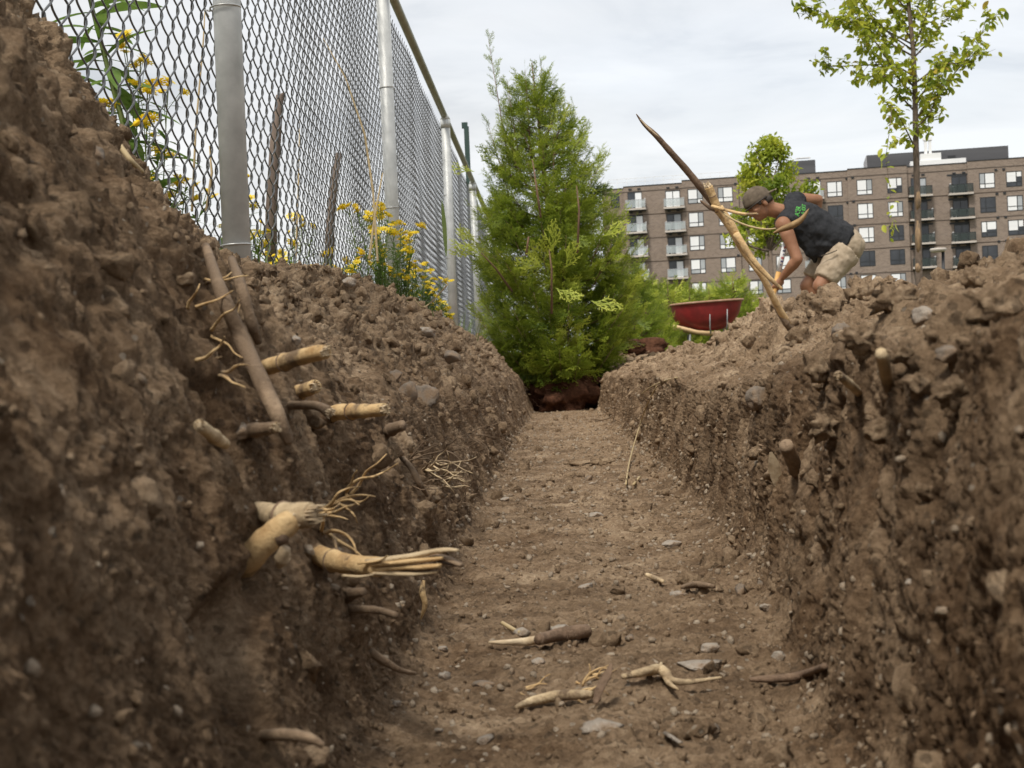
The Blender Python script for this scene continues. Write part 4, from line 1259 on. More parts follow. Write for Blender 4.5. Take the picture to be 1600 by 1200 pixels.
def balcony(pxs0, pxs1, pxd0, pxd1, py, dark=False, chair=0, tone='sky', lab=''):
    off = off_at((pxs0 + pxs1) / 2); dp = 1.15
    u0, w = face(pxs0, py, off + dp); u1 = face(pxs1, py, off + dp)[0]
    d0, d1 = face(pxd0, py - 12, off)[0], face(pxd1, py - 12, off)[0]
    bo = wpart('balcony', M['slab'], [(u0, u1, w, w + 0.22, off + .002, off + dp)], bld)
    wpart('slab_edge', M['bframe'], [(u0 + .05, u1 - .05, w - .06, w, off + .02, off + dp - .04)], bo)
    g = M['rail_dark'] if dark else M['rail_glass']
    wpart('railing_panel', g, [(u0 + .05, u1 - .05, w + .32, w + 1.22, off + dp - .07, off + dp - .05)], bo)
    wpart('railing_panel', g, [(u0 + .05, u0 + .07, w + .32, w + 1.22, off + .05, off + dp - .08)], bo)
    wpart('railing_panel', g, [(u1 - .07, u1 - .05, w + .32, w + 1.22, off + .05, off + dp - .08)], bo)
    posts = [u0 + .04 + (u1 - u0 - .12) * k / 3 for k in range(4)]
    wpart('railing', M['bframe'] if dark else M['clad_pale'], [(u0 + .03, u1 - .03, w + 1.22, w + 1.27, off + dp - .09, off + dp - .03)] + [(x, x + .04, w + .22, w + 1.22, off + dp - .045, off + dp - .01) for x in posts], bo)
    top = w + 2.36
    f = .07; mid = (d0 + d1) / 2
    do = wpart('balcony_door', M['bframe'], [(d0, d1, top - f * 2, top, off + .0015, off + .05), (d0, d0 + f, w + .22, top - 2 * f, off + .0015, off + .05), (d1 - f, d1, w + .22, top - 2 * f, off + .0015, off + .05), (mid - f * .6, mid + f * .6, w + .22, top - 2 * f, off + .0015, off + .05)], bld)
    for i, (a, b) in enumerate(((d0 + f, mid - f * .6), (mid + f * .6, d1 - f))):
        mt = M['glass_dark'] if tone == 'dark' or (tone == 'mix' and i == 0) else (M['blind_grey'] if RND.random() < .4 else M['glass_sky'] if tone == 'sky' else M['blind'])
        wpart('pane', mt, [(a, b, w + .23, top - 2 * f, off + .0015, off + .03)], do)
    if tone == 'dark': wpart('lintel_strip', M['bframe'], [(d0 - .5, d1 + .5, top + .004, top + .22, off + .0015, off + .02)], bld)  # dark raised strip on the wall over the door
    pz = face((pxd0 + pxd1) / 2, py, off)
    for s in (-0.55, 0.55): wpart('vent', M['bframe'], [(mid + s - .2, mid + s + .2, top + .24, top + .42, off, off + .08)], bld)
    if chair: CHAIRS.append((u0 + (u1 - u0) * (0.16 if chair < 0 else 0.86), w + .22, off + dp - .50, chair, lab))


R4 = (0, 1, 2, 3)
RW = ('top', 'second', 'third', 'lowest visible')
for k in range(5):
    window(955, 968, 303 + 38 * k, 325 + 38 * k, 'dark' if k < 2 else 'white')
# columns read from the picture: px left/right and the top row's heights, the rows lean with the camera
for k in R4:
    dx = 2.0 * k
    balcony(977 + dx, 1009 + dx, 981 + dx, 1003.5 + dx, 329 + 36.8 * k, False, 1, 'mix', RW[k] + ' balcony of the first balcony column right of the cedar')
    balcony(1037 + dx, 1070 + dx, 1040 + dx, 1063 + dx, 326.5 + 36.8 * k, False, (0, -1, -1, 0)[k], 'white' if k == 0 else 'mix', RW[k] + ' balcony of the second balcony column right of the cedar')
for k in range(5):
    dx = 1.6 * k
    window(1074.5 + dx, 1098 + dx, 295 + 36.6 * k, 318 + 36.6 * k, 'white', True)
    window(1121.5 + dx, 1145 + dx, 292 + 36.7 * k, 315.5 + 36.7 * k, 'white', False)
    window(1165 + dx, 1186 + dx, 291 + 36.8 * k, 313 + 36.8 * k, 'white' if k != 1 else 'half', True)
    window(1208 + dx, 1230 + dx, 289 + 36.8 * k, 311 + 36.8 * k, 'dark' if k in (1,) else 'white', False)
for k in R4:
    dx = 1.7 * k
    balcony(1253 + dx, 1288 + dx, 1259 + dx, 1283 + dx, 312.5 + 37.2 * k, False, 0, 'white' if k == 0 else 'dark')
for k in range(5):
    dx = 1.6 * k
    window(1292 + dx, 1316 + dx, 283.4 + 37.2 * k, 307.5 + 37.2 * k, ('white', 'dark', 'white', 'dark', 'white')[k], True)
    window(1338.5 + dx, 1363 + dx, 280.3 + 37.2 * k, 304.5 + 37.2 * k, ('white', 'white', 'white', 'dark', 'white')[k], True)
    window(1386 + dx, 1409.5 + dx, 277.5 + 37.3 * k, 301.5 + 37.3 * k, ('half', 'white', 'dark', 'dark', 'white')[k], True)
    window(1530 + dx, 1554.5 + dx, 269.8 + 37.9 * k, 294.3 + 37.9 * k, ('white', 'dark', 'half', 'dark', 'white')[k], False)
    window(1572 + dx, 1597 + dx, 267.5 + 37.9 * k, 291.5 + 37.9 * k, ('half', 'white', 'half', 'dark', 'white')[k], True)
    window(1640 + dx, 1664 + dx, 264 + 38.1 * k, 288 + 38.1 * k, 'white', True)
for k in R4:
    dx = 2.2 * k
    balcony(1420.5 + dx, 1458 + dx, 1423.5 + dx, 1447.5 + dx, 308 + 37.4 * k, True, (0, 1, 1, 1)[k], 'mix' if k == 0 else 'dark', RW[k] + ' dark balcony behind the young tree trunk')
    balcony(1483 + dx, 1522 + dx, 1487 + dx, 1511 + dx, 305 + 37.9 * k, True, (-1, -1, -1, -1)[k], 'dark', RW[k] + ' dark balcony above the lamp post')
for px in (1182, 1323, 1332, 1149, 1556, 1568):
    for k in range(5): vent(px + 1.6 * k, {1182: 282, 1323: 279, 1332: 277.5, 1149: 287, 1556: 265.5, 1568: 264.5}[px] + 37.2 * k)
# the roof structures
def roof_box(name, mat, px0, px1, pyt, pyb, back, depth=7.0, lab=None):
    u0, u1 = face(px0, pyb, -back)[0], face(px1, pyb, -back)[0]; w1 = face((px0 + px1) / 2, pyt, -back)[1]
    return wpart(name, mat, [(u0, u1, ROOF - 1, w1, -back, -back - depth)], bld)


roof_box('penthouse', M['clad'], 1354.7, 1576.5, 235, 258, 4.0)
roof_box('penthouse', M['clad'], 1229, 1274.6, 251, 272, 4.5)
u0 = face(1354.7, 255, -4.0)[0]; w1 = face(1465, 235, -4.0)[1]
wpart('penthouse_end', M['clad_pale'], [(u0 - .05, u0, ROOF - .5, w1 - .02, -4.02, -10.9)], bld)
uu, ww_ = face(1255, 250, -4.5); wpart('roof_unit', M['white_metal'], [(uu - .9, uu + .9, ww_ + .3, ww_ + .4, -5, -5.6), (uu - .8, uu - .72, ww_ - .1, ww_ + .3, -5, -5.1), (uu + .72, uu + .8, ww_ - .1, ww_ + .3, -5, -5.1)], bld)
uu, ww_ = face(1455, 256, -1.0); wpart('roof_unit', M['white_metal'], [(uu - 2.4, uu + 4.0, ROOF + .1, ROOF + .75, -1, -2.5), (uu - 1.2, uu + 1.2, ROOF + .75, ROOF + 1.6, -1.2, -2.2)], bld)
for px in (1447, 1454):
    uu = face(px, 250, -1.6)[0]
    wpart('flue', M['white_metal'], [(uu - .16, uu + .16, ROOF + 1.6, ROOF + 3.2, -1.5, -1.8), (uu - .28, uu + .28, ROOF + 3.2, ROOF + 3.5, -1.4, -1.9)], bld)
uu = face(1487, 246, -3.9)[0]; wpart('louvre', M['bframe'], [(uu - .45, uu + .45, face(1487, 249, -3.9)[1], face(1487, 243, -3.9)[1], -4.0, -3.9)], bld)
ua, ub = face(950, 280, -1.5)[0], face(1139, 272, -1.5)[0]; rl = []
for k in range(14):
    x = ua + (ub - ua) * k / 13; rl.append((x, x + .035, ROOF - .2, ROOF + 1.1, -1.5, -1.54))
rl += [(ua, ub, ROOF + 1.06, ROOF + 1.10, -1.46, -1.5), (ua, ub, ROOF + .62, ROOF + .65, -1.46, -1.5)]
wpart('roof_railing', M['white_metal'], rl, bld)
# white garden chairs on balconies
cm = MB()
cm.box((0, 0, .42), (.46, .44, .05)); cm.box((0, -.21, .68), (.46, .04, .50))
for sx in (-.2, .2):
    for sy in (-.18, .18): cm.box((sx, sy, .20), (.05, .05, .40))
    cm.box((sx * 1.1, 0, .62), (.045, .44, .04))
cme = cm.mesh('balcony_chair', M['white_metal'])
CH_LAB = {}
for i, (u, w, o_, s, lab_) in enumerate(CHAIRS):
    ob = link('balcony_chair', cme); p = W3(u, w, o_); ob.location = p
    ob.rotation_euler = (0, 0, (PI / 2 if s > 0 else -PI / 2) + math.atan2(UX.y, UX.x) + .2)
    ob.scale = (1.15, 1.15, 1.3)
    tag(ob, 'white chair on the ' + lab_, 'chair', 'white chairs on the balconies')

# lamp post with a flat round head, beyond the bank
lp = thing('lamp_post', at(1473, 520, 40.0), 'black post lamp with a flat pale disc head before the building', 'lamp post')
b_ = at(1474, 520, 40.0); b_.z = 0.36; t_ = at(1473.5, 391, 40.0)
mb = MB(); mb.tube([b_, t_], [0.085, 0.075], 10); mb.build('pole', M['bframe'], lp)
mb = MB(); mb.tube([t_ + Vector((-.02, 0, -.04)), t_ + Vector((-.4, 0, -.02))], 0.05, 8); mb.build('bracket', M['bframe'], lp)
c = at(1466, 392.5, 40.0)
mb = MB(); mb.tube([c + Vector((0, 0, -.04)), c + Vector((0, 0, .06)), c + Vector((0, 0, .14)), c + Vector((0, 0, .17))], [0.30, 0.40, 0.36, 0.05], 24); mb.build('lamp_head', M['slab'], lp)

# ------------------------------------------------------------------ red wheelbarrow
M['red'] = simple('worn_red_paint', (0.12, 0.010, 0.012), (0.25, 0.020, 0.022), 9, 0.42, spec=0.5, detail=8)
M['rim'] = simple('rusty_rim', (0.24, 0.10, 0.06), (0.42, 0.26, 0.18), 20, 0.6)
M['ash'] = simple('pale_ash_wood', (0.46, 0.30, 0.15), (0.62, 0.44, 0.25), 12, 0.6, stretch=(1, 8, 8))
M['steel'] = simple('grey_steel', (0.20, 0.20, 0.20), (0.34, 0.34, 0.34), 20, 0.5, metal=0.5)
M['rubber'] = simple('tyre_rubber', (0.015, 0.015, 0.015), (0.03, 0.03, 0.03), 20, 0.8)
WBO = at(1103, 520, 10.0); WBO.z = 0.325
wb = thing('wheelbarrow', WBO, 'red wheelbarrow with wooden handles standing before the small cedars', 'wheelbarrow')
wr = Matrix.Rotation(YAW + math.radians(-4), 3, 'Z')


def L(x, y, z):
    return WBO + wr @ Vector((x, y, z))


def ring(cx, lx, ly, z, n=36, sq=3.0, tilt=0.0):
    out = []
    for i in range(n):
        a = 2 * PI * i / n; c, s = math.cos(a), math.sin(a)
        k = (abs(c) ** sq + abs(s) ** sq) ** (-1 / sq)
        x = cx + lx * c * k
        out.append(L(x, ly * s * k, z + tilt * x))
    return out


n = 36
rings = [ring(0.02, .43, .30, .735, tilt=.035), ring(0.02, .425, .296, .728, tilt=.035), ring(0.015, .415, .288, .68, tilt=.025), ring(0.01, .395, .272, .60, tilt=.01), ring(0.0, .36, .25, .525, sq=2.7), ring(-.01, .31, .22, .465, sq=2.5), ring(-.02, .245, .18, .42, sq=2.4), ring(-.02, .17, .13, .405, sq=2.3)]
inner = [ring(-.02, .16, .12, .418, sq=2.3), ring(-.02, .235, .17, .435, sq=2.4), ring(0.0, .35, .24, .535, sq=2.7), ring(0.015, .405, .278, .68, tilt=.025), ring(.02, .418, .289, .733, tilt=.035)]
tub = MB(); V = [p for r in rings for p in r]; F = []
for j in range(len(rings) - 1):
    for i in range(n): F.append((j * n + i, (j + 1) * n + i, (j + 1) * n + (i + 1) % n, j * n + (i + 1) % n))
F.append(tuple((len(rings) - 1) * n + i for i in range(n)))
tub.add(V, F)
V = [p for r in inner for p in r]; F = []
for j in range(len(inner) - 1):
    for i in range(n): F.append((j * n + i, (j + 1) * n + i, (j + 1) * n + (i + 1) % n, j * n + (i + 1) % n))
F.append(tuple(range(n)))
tub.add(V, F)
tubo = tub.build('tub', M['red'], wb)
r_ = ring(0.02, .436, .306, .737, tilt=.035); mb = MB(); mb.tube(r_ + [r_[0]], 0.0125, 8, cap=False); mb.build('rim', M['rim'], tubo)
for sy in (-.21, .21):
    mb = MB()
    p0, p1, p2, p3 = L(-.66, sy * 1.30, .545), L(-.50, sy * 1.22, .50), L(-.12, sy * 1.02, .385), L(.62, sy * .35, .30)
    mb.tube([p0, L(-.56, sy * 1.25, .516), p1], [.013, .016, .020], 10); mb.tube([p1, p2, p3], [.027, .032, .028], 4, up=(0, .7, .7))
    mb.build('handle', M['ash'], wb)
    mb = MB(); mb.tube([L(.04, -.262 if sy < 0 else .262, .64), L(.035, sy * 1.16, .44), L(.04, sy * 1.1, .36)], .013, 6, flat=.6); mb.build('brace', M['steel'], wb)
    mb = MB(); mb.tube([L(.245, -.255 if sy < 0 else .255, .64), L(.24, sy * 1.1, .46), L(.22, sy * .95, .36)], .013, 6, flat=.6)
    mb.build('brace', M['steel'], wb)
    mb = MB(); mb.tube([L(-.20, sy * 1.02, .37), L(-.24, sy * 1.15, .012), L(-.05, sy * 1.1, .012), L(.08, sy * .9, .35)], .013, 8); mb.build('leg', M['steel'], wb)
mb = MB(); R = .19; nn_ = 28
mb.tube([L(.66, 0, .20) + wr @ Vector((R * .80 * math.cos(a), 0, R * .80 * math.sin(a))) for a in [2 * PI * i / nn_ for i in range(nn_ + 1)]], .040, 10, cap=False, up=(0, 1, 0)); wh = mb.build('wheel', M['rubber'], wb)
mb = MB(); mb.tube([L(.66, -.03, .20), L(.66, .03, .20)], .115, 20); mb.tube([L(.66, -.10, .20), L(.66, .10, .20)], .012, 8); mb.build('hub', M['steel'], wh)

# ------------------------------------------------------------------ the worker
DM = 6.2
M['skin'] = simple('tanned_skin', (0.215, 0.098, 0.052), (0.33, 0.165, 0.095), 9, 0.6, spec=0.35, bmp=0.08)
M['skin'].node_tree.nodes['Principled BSDF'].inputs['Subsurface Weight'].default_value = 0.05
M['cap'] = simple('faded_brown_cap', (0.075, 0.058, 0.042), (0.15, 0.118, 0.088), 26, 0.9, spec=0.15, detail=7)
M['shirt'] = simple('charcoal_shirt', (0.020, 0.021, 0.024), (0.040, 0.041, 0.045), 38, 0.9, spec=0.15, bmp=0.3, bdist=0.004)
M['shorts'] = simple('khaki_shorts', (0.30, 0.235, 0.165), (0.42, 0.34, 0.25), 22, 0.85, spec=0.15, bmp=0.4, bdist=0.006)
M['hair'] = simple('dark_hair', (0.018, 0.012, 0.009), (0.04, 0.028, 0.02), 80, 0.6)
M['lime_print'] = simple('lime_print', (0.13, 0.62, 0.10), (0.2, 0.7, 0.16), 40, 0.7)
M['grey_print'] = simple('grey_print', (0.20, 0.20, 0.205), (0.30, 0.30, 0.31), 40, 0.8)
M['boot'] = simple('brown_boot', (0.09, 0.055, 0.03), (0.15, 0.10, 0.06), 20, 0.7)


def J(px, py, dz=0.0):
    return at(px, py, DM + dz / KD)


def pick_mods(o, voxel, smooth=6, wr_amp=0.0, wr_scale=0.08):
    r = o.modifiers.new('remesh', 'REMESH'); r.mode = 'VOXEL'; r.voxel_size = voxel; r.use_smooth_shade = True
    s = o.modifiers.new('smooth', 'SMOOTH'); s.iterations = smooth; s.factor = 0.5
    if wr_amp:
        tx_ = bpy.data.textures.new(o.name + '_folds', 'CLOUDS'); tx_.noise_scale = wr_scale; tx_.noise_depth = 2
        d = o.modifiers.new('folds', 'DISPLACE'); d.texture = tx_; d.strength = wr_amp; d.mid_level = 0.5; d.texture_coords = 'LOCAL'


gz = 0.36
hipN, hipF = J(1318, 394, -.07), J(1308, 386, .13)
kneeN, kneeF = J(1281, 447, -.13), J(1261, 447, .13)
ankN, ankF = J(1306, 535, -.08), J(1292, 533, .16)
ankN.z = ankF.z = gz + .09
shN, shF = J(1224, 351, -.13), J(1244, 312, .14)
elN, haN = J(1246, 405, -.20), J(1222, 434, -.10)
elF = J(1278, 312, .20); haF = J(1268, 360, .28)
neck0, neck1 = J(1226, 333, -.01), J(1203, 326, -.04)
pelvis = J(1317, 384, .02); waist = J(1296, 368, .0); chest = J(1252, 344, .0)
# head frame: forward, left side (towards the camera), up
Rt = (CAM_ROT @ Vector((1, 0, 0))).normalized(); Up = (CAM_ROT @ Vector((0, 1, 0))).normalized(); Fw = (CAM_ROT @ Vector((0, 0, -1))).normalized()
hf = (-Rt * .80 - Up * .58 - Fw * .10).normalized(); hs = (-Fw + hf * hf.dot(Fw)).normalized(); hs = (hs - hf * hs.dot(hf)).normalized(); hu = hf.cross(hs)
if hu.dot(Up) < 0: hu = -hu
HR = Matrix((hf, hs, hu)).transposed()
hc = J(1186.5, 318.5, -.05)


def hp(x, y, z):
    return hc + HR @ Vector((x, y, z))


man = thing('person', ((kneeN.x + kneeF.x) / 2, kneeN.y, gz), 'person in a dark sleeveless shirt, khaki shorts and backward cap bending over the soil', 'person')
b = MB()
# head: skull, jaw, face
b.ell(hp(-.012, 0, .035), (.098, .077, .088), HR); b.ell(hp(.022, 0, -.03), (.074, .064, .085), HR); b.ell(hp(.052, 0, -.082), (.040, .038, .030), HR)
b.ell(hp(.02, 0, -.055), (.062, .060, .058), HR); b.ell(hp(.080, 0, .014), (.018, .052, .014), HR)
b.tube([hp(.088, 0, .008), hp(.106, 0, -.028), hp(.100, 0, -.042)], [.009, .014, .011], 8); b.ell(hp(.095, 0, -.040), (.012, .020, .010), HR)
b.ell(hp(.086, 0, -.062), (.012, .026, .007), HR); b.ell(hp(.083, 0, -.073), (.012, .023, .008), HR)
for s in (-1, 1):
    b.ell(hp(.060, s * .040, -.028), (.026, .020, .020), HR); b.ell(hp(.074, s * .032, -.004), (.011, .014, .009), HR)
    b.ell(hp(-.012, s * .080, -.015), (.019, .010, .034), HR @ Matrix.Rotation(.25, 3, 'Y')); b.ell(hp(-.012, s * .074, -.022), (.016, .012, .020), HR)
b.tube([hp(-.045, 0, -.03), neck1, neck0, chest.lerp(neck0, .6)], [.062, .058, .062, .07], 14)
# trunk and limbs under the clothes
b.tube([chest.lerp(neck0, .5), chest, waist, pelvis], [.080, .105, .092, .090], 16)


def arm(sh, el, wrist, outw):
    b.ell(sh, (.062, .062, .062)); b.tube([chest.lerp(neck0, .35), sh, sh.lerp(el, .3) + outw * .006, sh.lerp(el, .62), el], [.055, .060, .054, .046, .041], 14)
    fa = el.lerp(wrist, .28)
    b.ell(el, (.040, .040, .040)); b.tube([el, fa, el.lerp(wrist, .6), el.lerp(wrist, .9), wrist], [.040, .043, .035, .027, .026], 12)


arm(shN, elN, haN, -Fw); arm(shF, elF, haF, Fw)


def leg(hip, knee, ank):
    b.tube([hip, hip.lerp(knee, .4), hip.lerp(knee, .85), knee], [.075, .074, .058, .056], 14)
    k2 = (knee - hip).normalized(); sd = (ank - knee).normalized(); backw = (k2 + -sd).normalized()
    b.ell(knee, (.055, .055, .058)); calf = knee.lerp(ank, .3) + Rt * .022
    b.tube([knee, calf, knee.lerp(ank, .65) + Rt * .008, ank], [.053, .057, .042, .034], 14)


leg(hipN, kneeN, ankN); leg(hipF, kneeF, ankF)


def hand(wrist, axis_dir, palm_n, grip, curl=1.0):
    """Palm with four bent fingers and a thumb from its side; axis_dir runs wrist to knuckles, fingers bend towards grip."""
    a = axis_dir.normalized(); n_ = (palm_n - a * palm_n.dot(a)).normalized(); sd = a.cross(n_)
    b.tube([wrist, wrist + a * .035, wrist + a * .075, wrist + a * .09], [.026, .033, .036, .026], 10, flat=.55, up=n_)
    for i, ln_ in enumerate((.070, .080, .074, .058)):
        k = wrist + a * .083 + sd * (.027 - .018 * i)
        d1 = (a * .75 + n_ * .55 * curl).normalized(); d2 = (a * .1 + n_).normalized() if curl > .5 else d1; d3 = (-a * .6 + n_ * .5).normalized() if curl > .5 else d1
        p1 = k + d1 * ln_ * .45; p2 = p1 + d2 * ln_ * .33; p3 = p2 + d3 * ln_ * .26
        b.tube([k - a * .012, k, p1, p2, p3], [.010, .0098, .0090, .0083, .0070], 8)
    t0 = wrist + a * .025 + sd * .028; t1 = t0 + (a * .5 + sd * .5 + n_ * .5).normalized() * .034; t2 = t1 + (a * .75 + n_ * .6).normalized() * .03
    b.tube([t0 - sd * .015, t0, t1, t2], [.013, .0125, .0105, .0085], 8)


toolA, toolB = J(1229, 372, -.10), J(1207, 466, -.08)
ax_t = (toolB - toolA).normalized()
hand(haN, (J(1213, 449, -.09) - haN), -Rt * .4 + Fw * .6, None)
hand(haF, (J(1262, 380, .24) - haF), -Fw, None, .4)
bo = b.build('body', M['skin'], man); pick_mods(bo, .0058, 5)
# cap worn backwards
c_ = MB()
c_.tube([hp(.0, 0, .012), hp(-.003, 0, .035), hp(-.006, 0, .075), hp(-.010, 0, .108), hp(-.012, 0, .128), hp(-.012, 0, .134)], [.112, .114, .103, .078, .042, .006], 26, flat=.80, up=hs)
co = c_.build('cap', M['cap'], man); pick_mods(co, .0058, 5, .006, .05)
c_ = MB(); vs_ = []
for lay in (0, .006):
    for i in range(9):
        a = (i / 8 - .5) * 2.2
        for rr_ in (.098, .165):
            kx = .098 * math.cos(a) if rr_ < .1 else .098 * math.cos(a) * .55 + .115
            vs_.append(hp(-kx, (.078 if rr_ < .1 else .068) * math.sin(a), .030 + lay - (0.016 if rr_ > .1 else 0)))
fs_ = []
for lay in (0, 18):
    for i in range(8): fs_.append((lay + 2 * i, lay + 2 * i + 1, lay + 2 * i + 3, lay + 2 * i + 2))
for i in range(8): fs_.append((2 * i + 1, 2 * i + 3, 18 + 2 * i + 3, 18 + 2 * i + 1))
c_.add(vs_, fs_); c_.build('cap_bill', simple('cap_bill', (0.20, 0.155, 0.105), (0.28, 0.22, 0.155), 30, 0.9), co)
mb = MB(); mb.tube([hp(.060, -.086, .016), hp(.108, -.03, .014), hp(.114, 0, .014), hp(.108, .03, .014), hp(.060, .088, .016), hp(0, .098, .016), hp(-.05, .088, .016)], .006, 6); mb.build('cap_band', M['hair'], co)
mb = MB()
for s in (-1, 1):
    mb.ell(hp(-.050, s * .066, -.008), (.038, .011, .024), HR); mb.ell(hp(.012, s * .074, .006), (.020, .006, .018), HR); mb.ell(hp(-.082, s * .03, -.012), (.018, .036, .024), HR)
mb.build('hair', M['hair'], man)
mb = MB()
for s in (-1, 1):
    mb.ell(hp(.083, s * .033, .009), (.008, .020, .0045), HR @ Matrix.Rotation(s * .15, 3, 'Z')); mb.ell(hp(.0825, s * .032, -.006), (.0045, .011, .0035), HR)
mb.build('eyes_and_brows', M['hair'], man)
# sleeveless shirt: trunk, shoulder caps, loose hem hanging towards the ground
s_ = MB()
s_.tube([neck0.lerp(chest, .02) + (neck1 - neck0) * .28, neck0.lerp(chest, .3), chest, J(1283, 362, 0), waist, J(1321, 379, 0)], [.074, .115, .150, .148, .142, .142], 22)
s_.tube([chest.lerp(neck0, .55), shN.lerp(chest, .08)], [.098, .076], 14); s_.tube([chest.lerp(neck0, .55), shF], [.098, .080], 14)
s_.tube([J(1258, 352, 0), J(1262, 375, -.02), J(1270, 396, -.03)], [.122, .090, .045], 16); s_.tube([J(1285, 365, 0), J(1288, 388, -.04), J(1284, 402, -.02)], [.125, .095, .04], 16)
s_.tube([J(1312, 374, 0), J(1331, 384, 0)], [.140, .095], 18); s_.tube([J(1268, 392, -.03), J(1275, 409, .05)], [.05, .018], 10)
so = s_.build('shirt', M['shirt'], man); pick_mods(so, .009, 5, .030, .07)
# shorts
s_ = MB()
s_.ell(pelvis + Rt * .02, (.145, .145, .135)); s_.tube([J(1306, 378, 0), pelvis], [.125, .145], 18)
for hip, knee in ((hipN, kneeN), (hipF, kneeF)):
    k = knee + (hip - knee) * .17
    s_.tube([hip + Rt * .02, hip.lerp(knee, .45), k], [.118, .104, .084], 18)
sho = s_.build('shorts', M['shorts'], man); pick_mods(sho, .009, 4, .022, .06)
mb = MB(); mb.tube([J(1283, 400, -.185), J(1296, 396, -.20), J(1308, 391, -.205)], .004, 6); mb.build('pocket_seam', simple('pocket_seam', (0.06, 0.05, 0.035), (0.09, 0.07, 0.05), 10, .9), sho)
for ank in (ankN, ankF):
    mb = MB(); mb.tube([ank + Vector((0, 0, .10)), ank + Vector((0, 0, -.02))], [.050, .056], 14)
    f0 = ank + Vector((0, 0, -.045)); mb.tube([f0 + Rt * .07, f0, f0 - Rt * .10, f0 - Rt * .17], [.038, .046, .044, .026], 12, flat=.9); mb.build('boot', M['boot'], man)


def print_on_back(txt, p0, p1, size, mat, name, lift):
    """Lettering that runs from p0 to p1 across the shirt back, tops towards the neck."""
    cu = bpy.data.curves.new(name, 'FONT'); cu.body = txt; cu.size = size; cu.extrude = .002; cu.align_x = 'CENTER'; cu.align_y = 'CENTER'; cu.space_character = 1.12
    cu.offset = size * 0.018
    cu.materials.append(mat); o = bpy.data.objects.new(name, cu); COL.objects.link(o)
    x = (p1 - p0).normalized(); yv = (neck0 - waist).normalized(); yv = (yv - x * yv.dot(x)).normalized(); z = x.cross(yv)
    if z.dot(Fw) > 0: z = -z; 
    o.matrix_world = (Matrix((x, yv, z)).transposed() @ Matrix.Diagonal((.78, 1, 1))).to_4x4(); o.location = (p0 + p1) / 2 + z * lift
    sw = o.modifiers.new('wrap', 'SHRINKWRAP'); sw.target = so; sw.wrap_method = 'PROJECT'; sw.use_project_z = True; sw.use_positive_direction = False; sw.use_negative_direction = True; sw.offset = .003
    bpy.context.view_layer.update()
    me = bpy.data.meshes.new_from_object(o.evaluated_get(bpy.context.evaluated_depsgraph_get()))
    me.name = name
    n2 = bpy.data.objects.new(name, me); COL.objects.link(n2)
    n2.matrix_world = o.matrix_world.copy()
    bpy.data.objects.remove(o, do_unlink=True)
    n2.name = name
    adopt(n2, man)
    return n2


print_on_back('AIER', J(1247, 340, -.2), J(1254, 316, -.2), .045, M['lime_print'], 'shirt_lettering', .10)
print_on_back('A·EXT', J(1256, 338, -.2), J(1263, 312, -.2), .036, M['lime_print'], 'shirt_lettering', .10)

# the long-handled tool in the near hand
tl = thing('digging_tool', toolB, 'white printed round shaft with an orange wooden end held upright by the worker', 'tool')
mb = MB(); mb.tube([toolA, toolA.lerp(toolB, .56)], .019, 14); sl = mb.build('white_sleeve', simple('white_sleeve', (0.66, 0.66, 0.68), (0.76, 0.76, 0.76), 10, .45), tl)
mb = MB(); mb.tube([toolA.lerp(toolB, .56), toolA.lerp(toolB, 1.35)], [.0185, .0175], 12); mb.build('wooden_shaft', simple('orange_wood', (0.50, 0.26, 0.07), (0.62, 0.36, 0.12), 10, .6), tl)
side_ = ax_t.cross(Fw).normalized()
for i in range(7):
    p = toolA.lerp(toolB, .10 + .058 * i) - Fw * .0185; w_ = .012 + .004 * (i % 3)
    mb = MB(); mb.box(p + side_ * (.003 * (i % 2)), (w_, .003, .008 + .003 * ((i * 2) % 3)), Matrix((side_, -Fw, ax_t)).transposed())
    mb.build('printed_mark', simple('print_red', (0.35, 0.04, 0.05), (0.45, 0.06, 0.07), 10, .6) if i % 3 == 1 else simple('print_navy', (0.03, 0.03, 0.09), (0.05, 0.05, 0.13), 10, .6), sl)

# ------------------------------------------------------------------ roots, sticks, straws and stones


def root_mat(name, c1, c2, dirt, bark=(0.10, 0.066, 0.042)):
    """Woody root: fibrous tan skin, dark bark scraps and caked soil."""
    m, nt, nn, ll, p = nmat(name)
    tc = nn.new('ShaderNodeTexCoord'); v = tc.outputs['Object']
    f = noise(nt, v, 45, 8, 0.7); g = noise(nt, v, 19, 6, 0.65); k = noise(nt, v, 320, 4, 0.7)
    col = ramp(nt, f, [(0.3, c1), (0.7, c2)])
    col = mixc(nt, ramp(nt, noise(nt, v, 30, 6, 0.7), [(0.58, (0, 0, 0)), (0.64, (0.85, 0.85, 0.85))]), col, bark)
    col = mixc(nt, ramp(nt, g, [(0.62 - dirt * .4, (0, 0, 0)), (0.74 - dirt * .4, (0.9, 0.9, 0.9))]), col, (0.17, 0.118, 0.076))
    ll.new(col, p.inputs['Base Color']); p.inputs['Roughness'].default_value = 0.8; p.inputs['Specular IOR Level'].default_value = 0.25
    ll.new(bump(nt, k, .5, .002, bump(nt, f, .7, .006)), p.inputs['Normal'])
    return m


M['root'] = root_mat('tan_root', (0.42, 0.25, 0.105), (0.76, 0.56, 0.30), 0.24)
M['root_pale'] = root_mat('pale_root', (0.36, 0.25, 0.14), (0.70, 0.56, 0.36), 0.34)
M['root_dirty'] = root_mat('dirty_root', (0.20, 0.135, 0.085), (0.36, 0.26, 0.17), 0.6)
M['root_bark'] = root_mat('brown_root_bark', (0.10, 0.066, 0.045), (0.26, 0.175, 0.115), 0.15)
M['split_wood'] = simple('split_wood', (0.36, 0.26, 0.155), (0.66, 0.54, 0.37), 60, 0.8, bmp=0.5, bdist=0.003)


